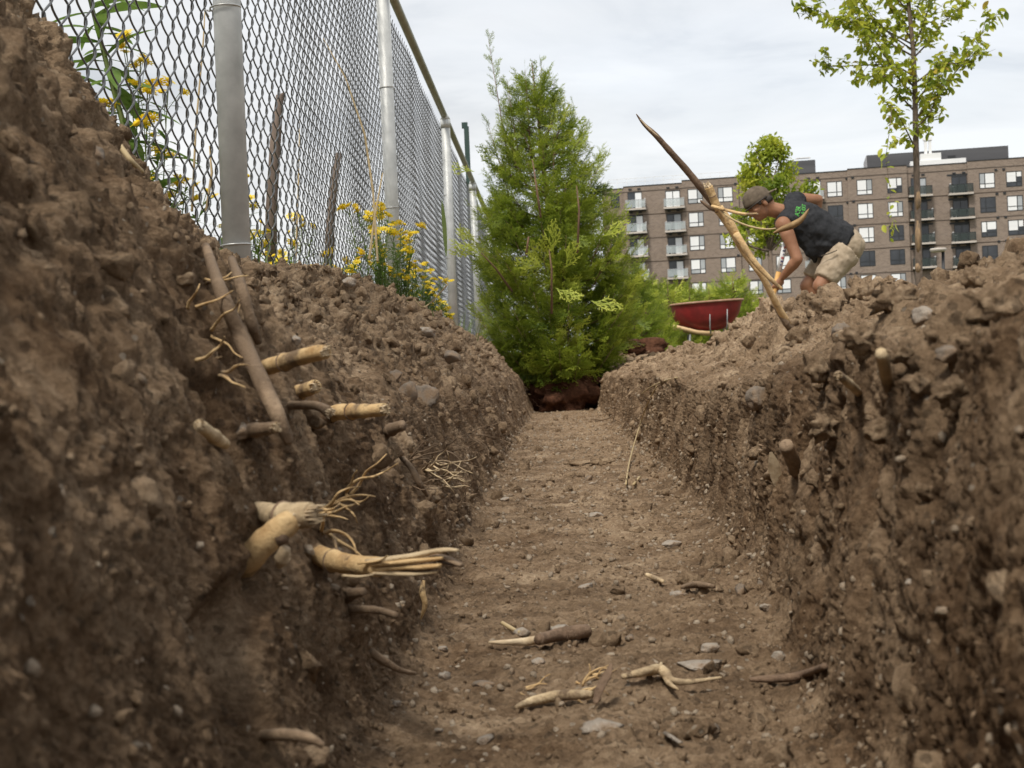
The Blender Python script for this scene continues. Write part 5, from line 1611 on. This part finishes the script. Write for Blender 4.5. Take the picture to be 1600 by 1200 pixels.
def H(px, py, out=0.0):
    i = hit(px, py)
    p = Vector(TV[i]); n_ = Vector(NV[i])
    return p + n_ * out


def on(px, py, out=0.0):
    """Point on the soil along the view of a picture position."""
    i = hit(px, py); d = float(project(TV[i:i + 1])[2][0])
    return at(px, py, d) + Vector(NV[i]) * out, d


def smooth_path(pts, n=5):
    pts = [Vector(p) for p in pts]
    if len(pts) < 3: return [pts[0].lerp(pts[-1], k / n) for k in range(n + 1)]
    out = []
    for i in range(len(pts) - 1):
        p0 = pts[max(i - 1, 0)]; p1 = pts[i]; p2 = pts[i + 1]; p3 = pts[min(i + 2, len(pts) - 1)]
        for k in range(n):
            t = k / n
            out.append(0.5 * ((2 * p1) + (p2 - p0) * t + (2 * p0 - 5 * p1 + 4 * p2 - p3) * t * t + (3 * p1 - p0 - 3 * p2 + p3) * t ** 3))
    out.append(pts[-1])
    return out


RSC = 0.74


def rootlike(name, pts, wpx, mat, label, cat='root', group=None, node=True, ragged=True, sides=12, jag=0.10, sub=6, rough_=0.55, flat=1.0, px=None):
    """A root through world points; wpx gives (radius m) at the points; broken end gets a ragged pale splinter part."""
    sp = smooth_path(pts, sub); m = len(sp)
    rad = np.interp(np.linspace(0, 1, m), np.linspace(0, 1, len(wpx)), wpx) * RSC
    if px is not None:      # half widths read from the picture
        rad = np.interp(np.linspace(0, 1, m), np.linspace(0, 1, len(px)), px) * project(np.array([p[:] for p in sp]))[2] / F0
    rad = rad * (1 + 0.10 * np.array([perlin(np.array([[i * .55, len(label) * 1.3, .5]]), 7)[0] for i in range(m)]))
    if node and m > 8:
        rad[m // 2] *= 1.12; rad[m // 2 + 1] *= 0.97; rad[m // 2 - 1] *= 1.0
    mb = MB(); mb.tube(sp, list(rad), sides + 4, flat=flat)
    vv = np.array(mb.v); cen = np.repeat(np.array([p[:] for p in sp]), sides + 4, 0); rv = vv - cen
    along = np.repeat(np.arange(m) / max(m - 1, 1) * (sum((sp[i + 1] - sp[i]).length for i in range(m - 1))), sides + 4)
    rl = np.linalg.norm(rv, axis=1)[:, None] + 1e-9
    un = rv / rl
    ns = 0.16 * fbm(np.column_stack([un * 2.2, along * 22 / 3])[:, [0, 1, 3]] + un[:, 2:3] * 1.7 + len(label) * 1.3, 3, 5) + 0.12 * fbm(vv * 95, 2, 9) + 0.09 * fbm(np.column_stack([un * 5, along * 10])[:, [0, 1, 3]] + un[:, 2:3] * 3, 2, 15)
    mb.v = [tuple(p) for p in cen + rv * (1 + rough_ * ns[:, None])]
    o = mb.build(name, M[mat]); tag(o, label, cat, group)
    if node and m > 8 and rad.mean() > .0055:
        g = MB(); c0 = sp[m // 2]; tdir = (sp[m // 2 + 1] - sp[m // 2 - 1]).normalized(); rg_ = rad[m // 2]
        g.tube([c0 - tdir * rg_ * .10, c0, c0 + tdir * rg_ * .10], [rg_ * 1.015, rg_ * 1.07, rg_ * 1.015], 16, jag=.05, rnd=RND); g.build('joint_ring', M['root_bark'], o)
    if ragged:
        e = MB(); a = (sp[-1] - sp[-2]).normalized(); r = rad[-1]
        u = a.orthogonal().normalized(); w = a.cross(u)
        for k in range(15):
            an = k * 2 * PI / 15 + RND.uniform(-.3, .3); q1 = RND.uniform(.35, .8); c = sp[-1] + (u * math.cos(an) + w * math.sin(an)) * r * q1 - a * r * .5
            e.tube([c, c + a * r * RND.uniform(.6, 1.5) + (u * math.cos(an) + w * math.sin(an)) * r * .08, c + a * r * RND.uniform(1.0, 1.9) + (u * math.cos(an) + w * math.sin(an)) * r * RND.uniform(-.1, .2)], [r * .24, r * .17, r * .03], 5, flat=.6)
        e.tube([sp[-1] - a * r * .3, sp[-1] + a * r * .25], [r * .85, r * .5], 8)
        s = e.build('splintered_end', M['split_wood'], o)
    return o


def P_(px, py, d): return at(px, py, d)


# left bank, from top to bottom
h, d = on(404, 580); rootlike('root_stub', [P_(372, 592, d + .03), P_(404, 578, d - .005), P_(445, 566, d - .035), P_(486, 554, d - .06), P_(508, 550, d - .07)], [.0125, .0125, .0125, .0120, .0115], 'root', 'thick tan broken root pointing right, topmost of the left bank stubs', px=[12, 12.5, 13, 12.5, 12], group=None)
h, d = on(470, 612); rootlike('root_stub', [P_(445, 622, d + .03), P_(468, 613, d), P_(492, 604, d - .025)], [.010, .0105, .0105], 'root', 'short tan root stub just below the topmost thick stub', px=[10, 11, 11])
h, d = on(455, 634); rootlike('root_stub', [P_(430, 634, d + .03), P_(460, 634, d - .005), P_(494, 634, d - .02), P_(514, 644, d - .03)], [.0065, .0065, .0065, .008], 'root_dirty', 'thin soil coated root ending in a flared tip', px=[7, 7, 7, 9])
h, d = on(520, 648); rootlike('root_stub', [P_(500, 656, d + .03), P_(525, 645, d - .012), P_(550, 643, d - .03), P_(578, 642, d - .045), P_(600, 640, d - .055)], [.0135, .0135, .012, .0105, .0092], 'root', 'orange tan jointed root stub with pale split tip in mid bank', px=[13, 13, 12, 10.5, 10])
h, d = on(610, 680); rootlike('root_stub', [P_(592, 684, d + .02), P_(612, 671, d - .01), P_(630, 664, d - .02)], [.0085, .010, .009], 'root_dirty', 'short dull root stub right of the orange jointed root', px=[8, 9, 8], ragged=False)
h, d = on(395, 670); rootlike('root_stub', [P_(375, 672, d + .03), P_(400, 672, d - .01), P_(430, 668, d - .03)], [.011, .011, .010], 'root_dirty', 'soil coated grey root stub left of the flat stem foot', px=[11, 11, 10])
h, d = on(320, 680); rootlike('root_stub', [P_(352, 694, d + .02), P_(334, 682, d - .012), P_(312, 664, d - .03)], [.006, .0085, .0075], 'root_pale', 'blurred pale knobbly root end low on the near left bank', px=[8, 11, 10])
h, d = on(640, 735); rootlike('hanging_root', [P_(612, 700, d + .01), P_(640, 728, d - .012), P_(655, 755, d - .015), P_(668, 775, d - .005)], [.0032, .0055, .005, .002], 'root_dirty', 'slanting dull root above the tangle of thin rootlets', px=[3, 5, 5, 2], ragged=False)
# the two long flat stems leaning on the bank
def lying(pp, lift):
    out = []
    for (x, y), l in zip(pp, lift):
        dd = min(on(x + ex, y + ey)[1] for ex in (-8, 0, 8) for ey in (-8, 0, 8)); out.append(P_(x, y, dd - l))
    return out


rootlike('flat_stem', lying([(322, 385), (345, 455), (378, 530), (408, 595), (432, 645), (452, 692)], [.0, .012, .016, .016, .014, .004]), [.005, .0082, .0092, .0095, .009, .006], 'root_dirty', 'long soil coated stem leaning down the left bank', px=[6, 11, 13, 13, 13, 8], cat='stem', node=False, ragged=False)
rootlike('flat_stem', lying([(362, 405), (374, 440), (392, 500), (404, 535)], [.0, .012, .012, .0]), [.005, .0070, .0075, .005], 'root_dirty', 'shorter soil coated stem behind the long leaning stem', px=[6, 9, 9.5, 6], cat='stem', node=False, ragged=False)
h, d = on(205, 250); rootlike('dry_straw', [P_(185, 225, d - .01), P_(205, 252, d - .02), P_(222, 268, d)], [.004, .004, .003], 'straw', 'short dry straw stem poking from the upper left bank', cat='straw', node=False, ragged=False, sides=7)
# the large forked root near the middle left
h, d = on(415, 850); big_root = rootlike('forked_root', [P_(346, 925, d + .012), P_(380, 884, d - .022), P_(412, 848, d - .03), P_(440, 824, d - .03), P_(456, 814, d - .028)], [.017, .018, .0175, .017, .011], 'root', 'thick pale forked root with a dark bark patch in the lower left bank', px=[20, 22, 21.5, 20, 18], node=False, ragged=True, sides=16)
k = rootlike('branch', [P_(400, 800, d + .015), P_(428, 806, d - .012), P_(460, 806, d - .024), P_(486, 804, d - .028)], [.010, .0115, .0125, .0115], 'root_pale', '', ragged=True, px=[17, 20, 21, 19]); del k['category']; adopt(k, big_root)
bp = rootlike('bark_patch', [P_(424, 850, d - .028), P_(436, 836, d - .031), P_(444, 822, d - .030)], [.006, .0165, .006], 'root_bark', '', ragged=False, node=False, px=[6, 19, 6]); del bp['category']; adopt(bp, big_root)
k = rootlike('splinter', [P_(446, 856, d - .016), P_(441, 872, d - .014), P_(436, 886, d - .01)], [.004, .006, .002], 'split_wood', '', ragged=False); del k['category']; adopt(k, big_root)
# the split root that sticks out to the right
h, d = on(520, 880); d2 = d - .05
sr = rootlike('split_root', [P_(478, 846, d + .01), P_(500, 868, d - .012), P_(545, 882, d - .03), P_(592, 886, d2)], [.0105, .012, .012, .0115], 'root', 'orange brown root split into strips pointing out over the trench floor', px=[13, 16, 16.5, 16], ragged=False)
for pp, r, mt in [([(572, 878), (640, 869), (690, 860), (716, 860)], [.0075, .0078, .0075, .004], 'root_pale'), ([(575, 882), (630, 878), (692, 872)], [.0065, .0075, .0045], 'root'), ([(588, 890), (630, 886), (660, 886), (688, 884)], [.0072, .0074, .0078, .0065], 'root'),
                  ([(580, 895), (640, 897), (684, 894)], [.006, .0062, .004], 'root_pale'), ([(676, 868), (700, 874), (722, 884)], [.006, .0085, .005], 'root_dirty'), ([(684, 876), (704, 884), (718, 881)], [.004, .0055, .001], 'root_dirty'), ([(536, 899), (562, 901), (583, 898)], [.003, .004, .002], 'root_pale'),
                  ([(600, 882), (650, 875), (682, 872)], [.002, .004, .001], 'root_bark'), ([(610, 890), (655, 892), (676, 890)], [.002, .003, .001], 'root_bark'), ([(560, 880), (592, 876), (606, 868)], [.004, .004, .001], 'root')]:
    k = rootlike('strip', [P_(x, y, d2 - .012 * i / len(pp)) for i, (x, y) in enumerate(pp)], r, mt, '', px=[v * 1150 for v in r], ragged=False, sides=6, node=False, rough_=.5, flat=.5); del k['category']; adopt(k, sr)
h, d = on(545, 930); rootlike('root_stub', [P_(520, 934, d + .01), P_(545, 929, d - .012), P_(568, 924, d - .02)], [.007, .0095, .007], 'root_dirty', 'rough short root lump below the split root', px=[7, 10, 7], ragged=False)
h, d = on(570, 955); rootlike('thin_root', [P_(520, 950, d + .005), P_(560, 952, d - .012), P_(592, 954, d - .02), P_(620, 962, d - .03)], [.0035, .004, .0035, .003], 'root_dirty', 'thin grey root below the split root pointing right', node=False, ragged=False)
h, d = on(660, 925); rootlike('hanging_root', [P_(662, 907, d - .012), P_(660, 925, d - .014), P_(664, 945, d - .014), P_(657, 968, d - .01)], [.002, .0042, .0035, .001], 'root', 'small orange rootlet hanging under the split root', node=False, ragged=False)
h, d = on(600, 1035); rootlike('thin_root', [P_(578, 1018, d - .015), P_(602, 1034, d - .012), P_(625, 1047, d - .008), P_(648, 1052, d)], [.005, .0045, .003, .002], 'root_dirty', 'crooked thin root at the foot of the left bank', node=False, ragged=False)
h, d = on(440, 1160); rootlike('root_stub', [P_(400, 1150, d + .01), P_(440, 1148, d - .02), P_(480, 1152, d - .03), P_(505, 1165, d - .03)], [.004, .0042, .0036, .002], 'root_dirty', 'blurred root at the bottom left edge of the near bank', ragged=False)


_W = [0]


def wisps(name, starts, label, spreadpx, n, mat='root', r=.0012, lift=.02):
    mb = MB()
    for i in range(n):
        x, y = starts[i % len(starts)]; x += RND.uniform(-8, 8); y += RND.uniform(-6, 6)
        _, dd = on(x, y); pts_ = [P_(x, y, dd)]
        a = RND.uniform(-.9, .6); L_ = RND.uniform(.4, 1) * spreadpx; cx, cy = x, y
        for q_ in range(4):
            a += RND.uniform(-.6, .6); cx += L_ / 4 * math.cos(a); cy += L_ / 4 * math.sin(a); pts_.append(P_(cx, cy, dd - lift * (q_ + 1) / 4 * RND.uniform(.5, 1.3)))
        mb.tube(smooth_path(pts_, 3), [r * (1.3 - .9 * k / 12) for k in range(13)], 5)
    return tag(mb.build(name, M[mat]), label, 'rootlets', kind='stuff')


wisps('rootlets', [(500, 800), (520, 790), (508, 830), (540, 768)], 'wiry orange rootlets curling above the split root', 90, 16, 'root', .0013, .03)
wisps('rootlets', [(668, 735), (690, 745), (680, 725), (700, 755)], 'pale tangle of thin rootlets in the middle of the left wall', 65, 18, 'root_pale', .0013, .03)
wisps('rootlets', [(640, 720), (700, 700), (735, 680), (650, 760), (720, 790)], 'fine stray rootlets along the left trench wall', 60, 22, 'root_dirty', .0010, .015)
wisps('rootlets', [(310, 560), (330, 520), (340, 585), (300, 480), (325, 440)], 'fine curled rootlets on the blurred near left bank', 70, 14, 'root', .0011, .02)
wisps('rootlets', [(955, 700), (990, 660), (1060, 720), (1100, 640), (1180, 700)], 'fine stray rootlets along the right trench wall', 45, 18, 'root_dirty', .0010, .012)
wisps('rootlets', [(790, 600), (800, 640), (780, 690), (810, 560)], 'fine stray rootlets at the far left trench wall', 30, 14, 'root_dirty', .0013, .012)
wisps('rootlets', [(820, 1080), (905, 1070), (925, 1055), (895, 1090)], 'upright thin rootlets round the broken roots on the floor', 60, 14, 'root', .0009, .0)
# right bank
h, d = on(1335, 620); rootlike('root_stub', [P_(1352, 626, d + .03), P_(1336, 608, d - .01), P_(1318, 592, d - .035), P_(1310, 587, d - .045)], [.0065, .0068, .0065, .0075], 'root_pale', 'pale cut root with a white frayed tip on the right bank', px=[7, 7, 7, 8])
h, d = on(1388, 610); rootlike('root_stub', [P_(1398, 625, d + .03), P_(1388, 600, d - .015), P_(1381, 570, d - .04), P_(1377, 552, d - .055)], [.0085, .009, .0098, .0080], 'root_pale', 'thick upright rounded root stub on the right bank', px=[10, 10.5, 11, 9], ragged=False)
h, d = on(1240, 730); rootlike('root_stub', [P_(1256, 750, d + .02), P_(1244, 732, d - .015), P_(1228, 695, d - .035)], [.0085, .0105, .0095], 'root_dirty', 'blunt brown root stub low on the right bank', px=[10, 12, 11], ragged=False)
h, d = on(1210, 725)
mb = MB(); leaf_mb(mb, P_(1204, 706, d - .025), P_(1213, 746, d - .02) - P_(1204, 706, d - .025), -Fw, .046, .013, .05, .3, 5); tag(mb.build('wood_chip', M['split_wood']), 'white pointed wood chip stuck in the right bank', 'wood chip')
h, d = on(1000, 690)
for pp, lab in [([(978, 757), (984, 720), (998, 670), (1012, 630), (1026, 604)], 'long arching dry straw hanging down the right trench wall'), ([(1003, 615), (1018, 604), (1042, 594), (1058, 590)], 'short dry straw lying on the right bank above the arching one'),
                ([(990, 757), (1000, 745)], 'tiny dry straw at the foot of the right wall'), ([(826, 616), (840, 619), (858, 623)], 'short dry straw sticking from the left wall before the root ball'),
                ([(648, 468), (660, 480), (676, 470), (698, 446)], 'thin pale straw on the crest of the left bank')]:
    pts_ = []
    for x, y in pp: p, dd = on(x, y); pts_.append((x, y, dd))
    dm = min(p[2] for p in pts_)
    mb = MB(); mb.tube(smooth_path([P_(x, y, max(dd - .03, dm * .97)) for x, y, dd in pts_], 5), .0021 if len(pp) > 2 else .003, 6); tag(mb.build('dry_straw', M['straw']), lab, 'straw')
h, d = on(940, 655); rootlike('thin_root', [P_(928, 654, d + .01), P_(940, 656, d - .02), P_(956, 652, d - .02)], [.006, .006, .003], 'root_dirty', 'short curved root at the foot of the far right wall', ragged=False, node=False)

# trench floor: broken sticks and roots
def floor_path(pp, up):
    out = []
    for x, y in pp:
        i = hit(x, y); dd = float(project(TV[i:i + 1])[2][0]); p = at(x, y, dd); out.append(p + Vector((0, 0, up)))
    return out


st1 = rootlike('broken_stick', floor_path([(842, 1012), (872, 1004), (900, 1000), (917, 998)], .007), [.0068, .0082, .0085, .0085], 'root_bark', 'short dark barked stick with a long pale split end on the trench floor', cat='stick')
k = rootlike('bare_wood', floor_path([(764, 1014), (792, 1014), (820, 1013), (848, 1009)], .006), [.0012, .0034, .005, .0056], 'split_wood', '', ragged=False, node=False); del k['category']; adopt(k, st1)
rootlike('floor_root', floor_path([(806, 1118), (832, 1108), (870, 1100), (905, 1098), (926, 1098)], .006), [.002, .0048, .0056, .005, .0035], 'root_pale', 'pale peeled root lying in the near middle of the floor', ragged=False)
fr_ = rootlike('floor_root', floor_path([(972, 1074), (1000, 1068), (1030, 1062), (1042, 1070), (1052, 1080), (1080, 1082), (1128, 1075)], .008), [.0025, .0044, .006, .005, .0036, .003, .0012], 'root_pale', 'knobbly crooked root with a long thin tail on the floor', ragged=False)
for pp, r in ((([(1030, 1064), (1034, 1050)], [.003, .0015])), ([(1040, 1070), (1046, 1082), (1060, 1092)], [.0034, .003, .0008])):
    k = rootlike('side_root', floor_path(pp, .007), r, 'root_pale', '', ragged=False, node=False); del k['category']; adopt(k, fr_)
b0, b1 = floor_path([(930, 1104), (958, 1060)], 0.002)
rootlike('bark_flake', [b0, b0 + Vector((.004, .004, .010)), b0 + Vector((.010, .008, .019)), b0 + Vector((.013, .012, .026))], [1, 1, 1, 1], 'root_bark', 'dark curled bark flake standing beside the pale peeled root', cat='bark', ragged=False, node=False, flat=.3, px=[5, 9, 8, 2])
rootlike('floor_root', floor_path([(1172, 1072), (1200, 1071), (1235, 1069), (1262, 1062), (1290, 1052)], .005), [.002, .0042, .0045, .004, .003], 'root_bark', 'slender brown root lying toward the right wall', ragged=False, node=False)
rootlike('floor_root', floor_path([(1010, 903), (1022, 908), (1036, 914)], .004), [.003, .004, .003], 'root_pale', 'small pale twig left of the big brown clod', ragged=False, node=False)
rootlike('floor_root', floor_path([(785, 978), (798, 986), (812, 993)], .003), [.0025, .003, .002], 'straw', 'small pale twig left of the two grey stones', ragged=False, node=False)
rootlike('floor_root', floor_path([(1066, 926), (1090, 922), (1116, 925)], .006), [.003, .0055, .003], 'root_dirty', 'dull wood piece lying in front of the big brown clod', ragged=False, node=False)
mb = MB(); a_, b_ = floor_path([(1040, 1154), (1064, 1170)], .004); mb.tube([a_, b_], [.0025, .002], 4, flat=.4); tag(mb.build('chip', M['stone']), 'thin grey sliver lying near the bottom of the floor', 'chip')

# single stones and clods that stand out
def stone(px, py, wpx, hpx, mat, label, group=None, name='stone', cat='stone', seed=1, ang=True, tall=None, lift=.08):
    i = hit(px, py + hpx * .3); d = float(project(TV[i:i + 1])[2][0]); w = wpx * d / F0 / 2; h_ = hpx * d / F0 / 2
    v, f = rough_ball(3, 200 + seed, .22 if ang else .34, ang); v = v / np.array([1, .82, .62])
    v = v / np.abs(v).max(0) * np.array([w, w * .8, h_ if tall is None else tall])
    if not ang: v = v * (1 + .35 * (lumps(v / w * 2.6 + seed, seed) - .3))[:, None]
    c, s = math.cos(seed * 1.7 + .4), math.sin(seed * 1.7 + .4)
    c, s = math.cos(.25 * math.sin(seed * 3.1)), math.sin(.25 * math.sin(seed * 3.1))
    v = v @ np.array([[c, -s, 0], [s, c, 0], [0, 0, 1]])
    p = Vector(TV[i]) + Vector(NV[i]) * (h_ * lift)
    o = link(name, np_mesh(name, v, f, M[mat], not ang)); o.location = p
    return tag(o, label, cat, group)


S = stone
S(812, 981, 30, 18, 'stone', 'left grey stone of the pair behind the broken stick', seed=1); S(874, 980, 40, 18, 'stone', 'wider flat grey stone of the pair behind the broken stick', seed=2)
S(1076, 900, 50, 40, 'clod', 'big round brown clod on the right of the floor', name='soil_clod', cat='clod', seed=3, ang=False); S(1104, 914, 26, 16, 'clod', 'small brown clod touching the big round clod', name='soil_clod', cat='clod', seed=4, ang=False)
S(1058, 922, 32, 14, 'stone', 'pale grey stone under the big round clod', seed=5); S(1158, 915, 20, 26, 'slate', 'upright grey pointed stone at the right wall', seed=6, tall=None); S(1188, 908, 14, 18, 'slate', 'smaller upright grey stone at the right wall', seed=7)
S(1196, 945, 24, 16, 'stone', 'slanted pale stone at the foot of the right wall', seed=8); S(930, 799, 26, 12, 'stone', 'pale flat stone in the middle distance of the floor', seed=9); S(918, 911, 26, 12, 'stone', 'flat whitish stone in the mid floor', seed=10)
S(842, 1028, 26, 13, 'stone', 'pale stone just in front of the broken stick', seed=11); S(984, 994, 18, 14, 'slate', 'small dark grey stone right of the broken stick', seed=12); S(1110, 1006, 34, 20, 'stone', 'grey chunky stone cluster behind the flat white slab', seed=13)
S(1090, 1034, 84, 14, 'stone', 'long flat white slab stone on the right of the floor', seed=14, tall=.004); S(1213, 1018, 26, 22, 'stone', 'rounded grey stone near the right wall', seed=15); S(1112, 1132, 26, 26, 'slate', 'dark cubic stone near the bottom of the floor', seed=16)
S(935, 1136, 76, 20, 'stone', 'broad flat buff stone at the bottom of the floor', seed=17, tall=.006); S(696, 1050, 22, 20, 'stone', 'pinkish grey stone at the lower left of the floor', seed=18); S(760, 1064, 44, 14, 'slate', 'flat grey stone left of the pale peeled root', seed=19, tall=.004)
S(692, 1010, 16, 12, 'stone', 'small round grey stone left of the broken stick', seed=20); S(620, 1098, 18, 12, 'stone', 'small white stone at the bottom left of the floor', seed=21); S(686, 1138, 16, 8, 'stone', 'small flat white stone at the bottom left', seed=22)
S(905, 717, 62, 18, 'clod', 'dark clod ridge lying across the far floor', name='soil_clod', cat='clod', seed=23, ang=False); S(940, 716, 40, 20, 'clod', 'dark clod right beside the ridge on the far floor', name='soil_clod', cat='clod', seed=24, ang=False)
S(916, 743, 16, 12, 'slate', 'small dark clod behind a white flake on the floor', seed=25); S(922, 751, 12, 5, 'stone', 'tiny white flake in front of the small dark clod', seed=26); S(791, 775, 18, 8, 'stone', 'small white stone at the left edge of the far floor', seed=27)
S(1061, 779, 24, 14, 'clod', 'brown clod at the foot of the right wall', name='soil_clod', cat='clod', seed=28, ang=False); S(1052, 845, 34, 16, 'stone', 'flat stone by the right wall in mid distance', seed=29); S(760, 1150, 30, 10, 'stone', 'flat pale stone in the bottom middle', seed=30, tall=.004)
S(669, 607, 46, 40, 'slate', 'grey angular slate piece high on the left bank', seed=31, lift=-.05); S(640, 598, 36, 40, 'slate', 'tan angular stone left of the grey slate piece', seed=32, lift=-.05); S(704, 552, 40, 24, 'slate', 'dark tilted slate flake near the left crest', seed=33, lift=.2)
S(622, 578, 24, 22, 'slate', 'small grey stone above the slate on the left bank', seed=34, lift=-.05); S(665, 510, 40, 22, 'stone', 'pale tan stone near the left crest', seed=35, lift=-.05); S(464, 526, 18, 18, 'stone', 'round grey pebble above the topmost thick stub', seed=36)
S(545, 436, 30, 18, 'stone', 'pale stone near the top of the left bank', seed=37, lift=-.05); S(378, 668, 34, 26, 'slate', 'dark grey stone beside the soil coated stub', seed=38); S(150, 230, 50, 40, 'slate', 'blurred grey stone high on the near left bank', seed=39, lift=-.05)
S(1186, 607, 50, 40, 'slate', 'tan angular rock in the middle of the right bank', seed=40, lift=-.05); S(1446, 487, 44, 36, 'stone', 'rounded grey stone under the right crest', seed=41, lift=.3); S(1482, 548, 50, 34, 'slate', 'grey angular stone on the near right bank', seed=42, lift=-.05)
S(1385, 433, 26, 22, 'clod', 'round clod on top of the right crest', name='soil_clod', cat='clod', seed=43, ang=False); S(1524, 428, 42, 40, 'clod', 'knobbly clod on the right crest in front of the lamp post', name='soil_clod', cat='clod', seed=44, ang=False)
S(1316, 508, 36, 34, 'slate', 'tan stone in the dark lumpy part of the right bank', seed=45, lift=-.05); S(1420, 905, 16, 12, 'stone', 'small pale stone in the dark near right wall', seed=46)
CLODS = [(1300, 470, 60, 50, 'lumpy clod just below the knees of the worker'), (1345, 450, 70, 50, 'lumpy crest clod right of the khaki shorts'), (1400, 462, 80, 56, 'wide lumpy clod under the young tree trunk'), (1350, 520, 70, 56, 'lumpy clod straight above the thick upright root stub'),
         (1290, 560, 60, 60, 'lumpy clod left of the white frayed root'), (1420, 540, 60, 44, 'lumpy clod right of the thick upright root stub'), (1440, 590, 56, 50, 'lumpy clod low right of the thick upright root stub'), (1300, 650, 60, 56, 'lumpy clod below the white frayed root'),
         (1380, 660, 60, 50, 'lumpy clod below the thick upright root stub'), (1250, 520, 46, 40, 'lumpy clod beside the foot of the tall forked branch'), (1560, 470, 80, 70, 'big blurred clod near the right edge under the crest'), (1500, 600, 70, 60, 'big blurred clod in the middle of the near right bank')]
for k_, (x, y, w, h_, lb) in enumerate(CLODS):
    S(x, y, w, h_, 'clod', lb, 'large clods heaped on the right bank', name='soil_clod', cat='clod', seed=60 + k_, ang=False, lift=.4)

# the tall broken root with its forked shoots, standing in the right bank
h, d = on(1244, 524); DB = d
tr_ = thing('broken_branch', h, 'tall bare forked branch stuck slanting in the right bank before the worker', 'branch')
def br(name, pp, r, mat, dz=0.0, ragged=False, **kw):
    o = rootlike(name, [P_(x, y, DB + dz + (z if z else 0)) for x, y, z in pp], r, mat, '', ragged=ragged, **kw)
    del o['category']; adopt(o, tr_); return o


br('main_stem', [(1250, 535, .03), (1240, 520, .0), (1216, 480, -.03), (1190, 430, -.05), (1164, 395, -.05), (1143, 355, -.06), (1122, 325, -.06)], [.0125, .0115, .0095, .009, .0105, .014, .0145], 'root', node=False)
br('side_stem', [(1246, 528, .01), (1228, 505, -.01), (1212, 480, -.01)], [.010, .009, .006], 'root_dirty', -.01)
br('upper_shoot', [(1128, 335, -.05), (1110, 312, -.06), (1078, 272, -.075), (1050, 240, -.09), (1025, 212, -.10), (1006, 194, -.105), (994, 178, -.11)], [.010, .0105, .0098, .0088, .0075, .0045, .0010], 'root_bark', node=False)
br('bare_strip', [(1030, 214, -.112), (1015, 202, -.115), (1000, 186, -.118)], [.001, .003, .001], 'split_wood')
br('lower_shoot', [(1150, 365, -.05), (1176, 405, -.06), (1200, 432, -.06), (1222, 452, -.06)], [.010, .0085, .0065, .004], 'root', -.012, node=False)
br('broken_stub', [(1122, 328, -.06), (1113, 306, -.066), (1107, 292, -.07)], [.011, .011, .012], 'root', -.012, True)
br('rootlet', [(1112, 322, -.066), (1130, 327, -.075), (1160, 334, -.085), (1183, 334, -.09)], [.0045, .0045, .0040, .0030], 'root', -.012, True, node=False)
br('rootlet', [(1124, 326, -.066), (1140, 340, -.08), (1166, 352, -.09), (1194, 358, -.10), (1212, 357, -.105)], [.003, .003, .0027, .0025, .002], 'straw', -.012, node=False)
br('rootlet', [(1122, 330, -.06), (1108, 324, -.06), (1094, 313, -.06)], [.006, .005, .0025], 'root_bark', -.012)
k = MB(); V = []
bl = smooth_path([P_(1208, 364, DB - .115), P_(1222, 358, DB - .117), P_(1238, 352, DB - .12), P_(1253, 342, DB - .12), P_(1264, 326, DB - .12)], 4)
for t_i, p in enumerate(bl):
    w_ = .0068 * math.sin(PI * min(1, (t_i + .4) / (len(bl) - .4))) ** .8
    tg = (bl[min(t_i + 1, len(bl) - 1)] - bl[max(t_i - 1, 0)]).normalized(); sd_ = tg.cross(Fw).normalized()
    V += [p + sd_ * w_, p + sd_ * w_ * .1 - Fw * .004, p - sd_ * w_, p + Fw * .002]
F = []
for t_i in range(len(bl) - 1):
    for c_ in range(4): F.append((t_i * 4 + c_, t_i * 4 + (c_ + 1) % 4, (t_i + 1) * 4 + (c_ + 1) % 4, (t_i + 1) * 4 + c_))
k.add(V, F)
k.build('dry_blade', simple('dry_blade', (0.16, 0.095, 0.04), (0.32, 0.205, 0.09), 60, .8), tr_)

# low heap of reddish peat beside the far cedar
v, f = rough_ball(4, 301, .2); v = v / np.array([1, .82, .62]) * np.array([.30, .25, .10]); v = v + .02 * lumps(v * 16, 4)[:, None] * np.array([0, 0, 1]); c = at(985, 552, 7.0)
o = link('peat_heap', np_mesh('peat_heap', v, f, M['peat'])); o.location = (c.x, c.y, 0.42); tag(o, 'low heap of reddish peat right of the large cedar', 'peat heap')
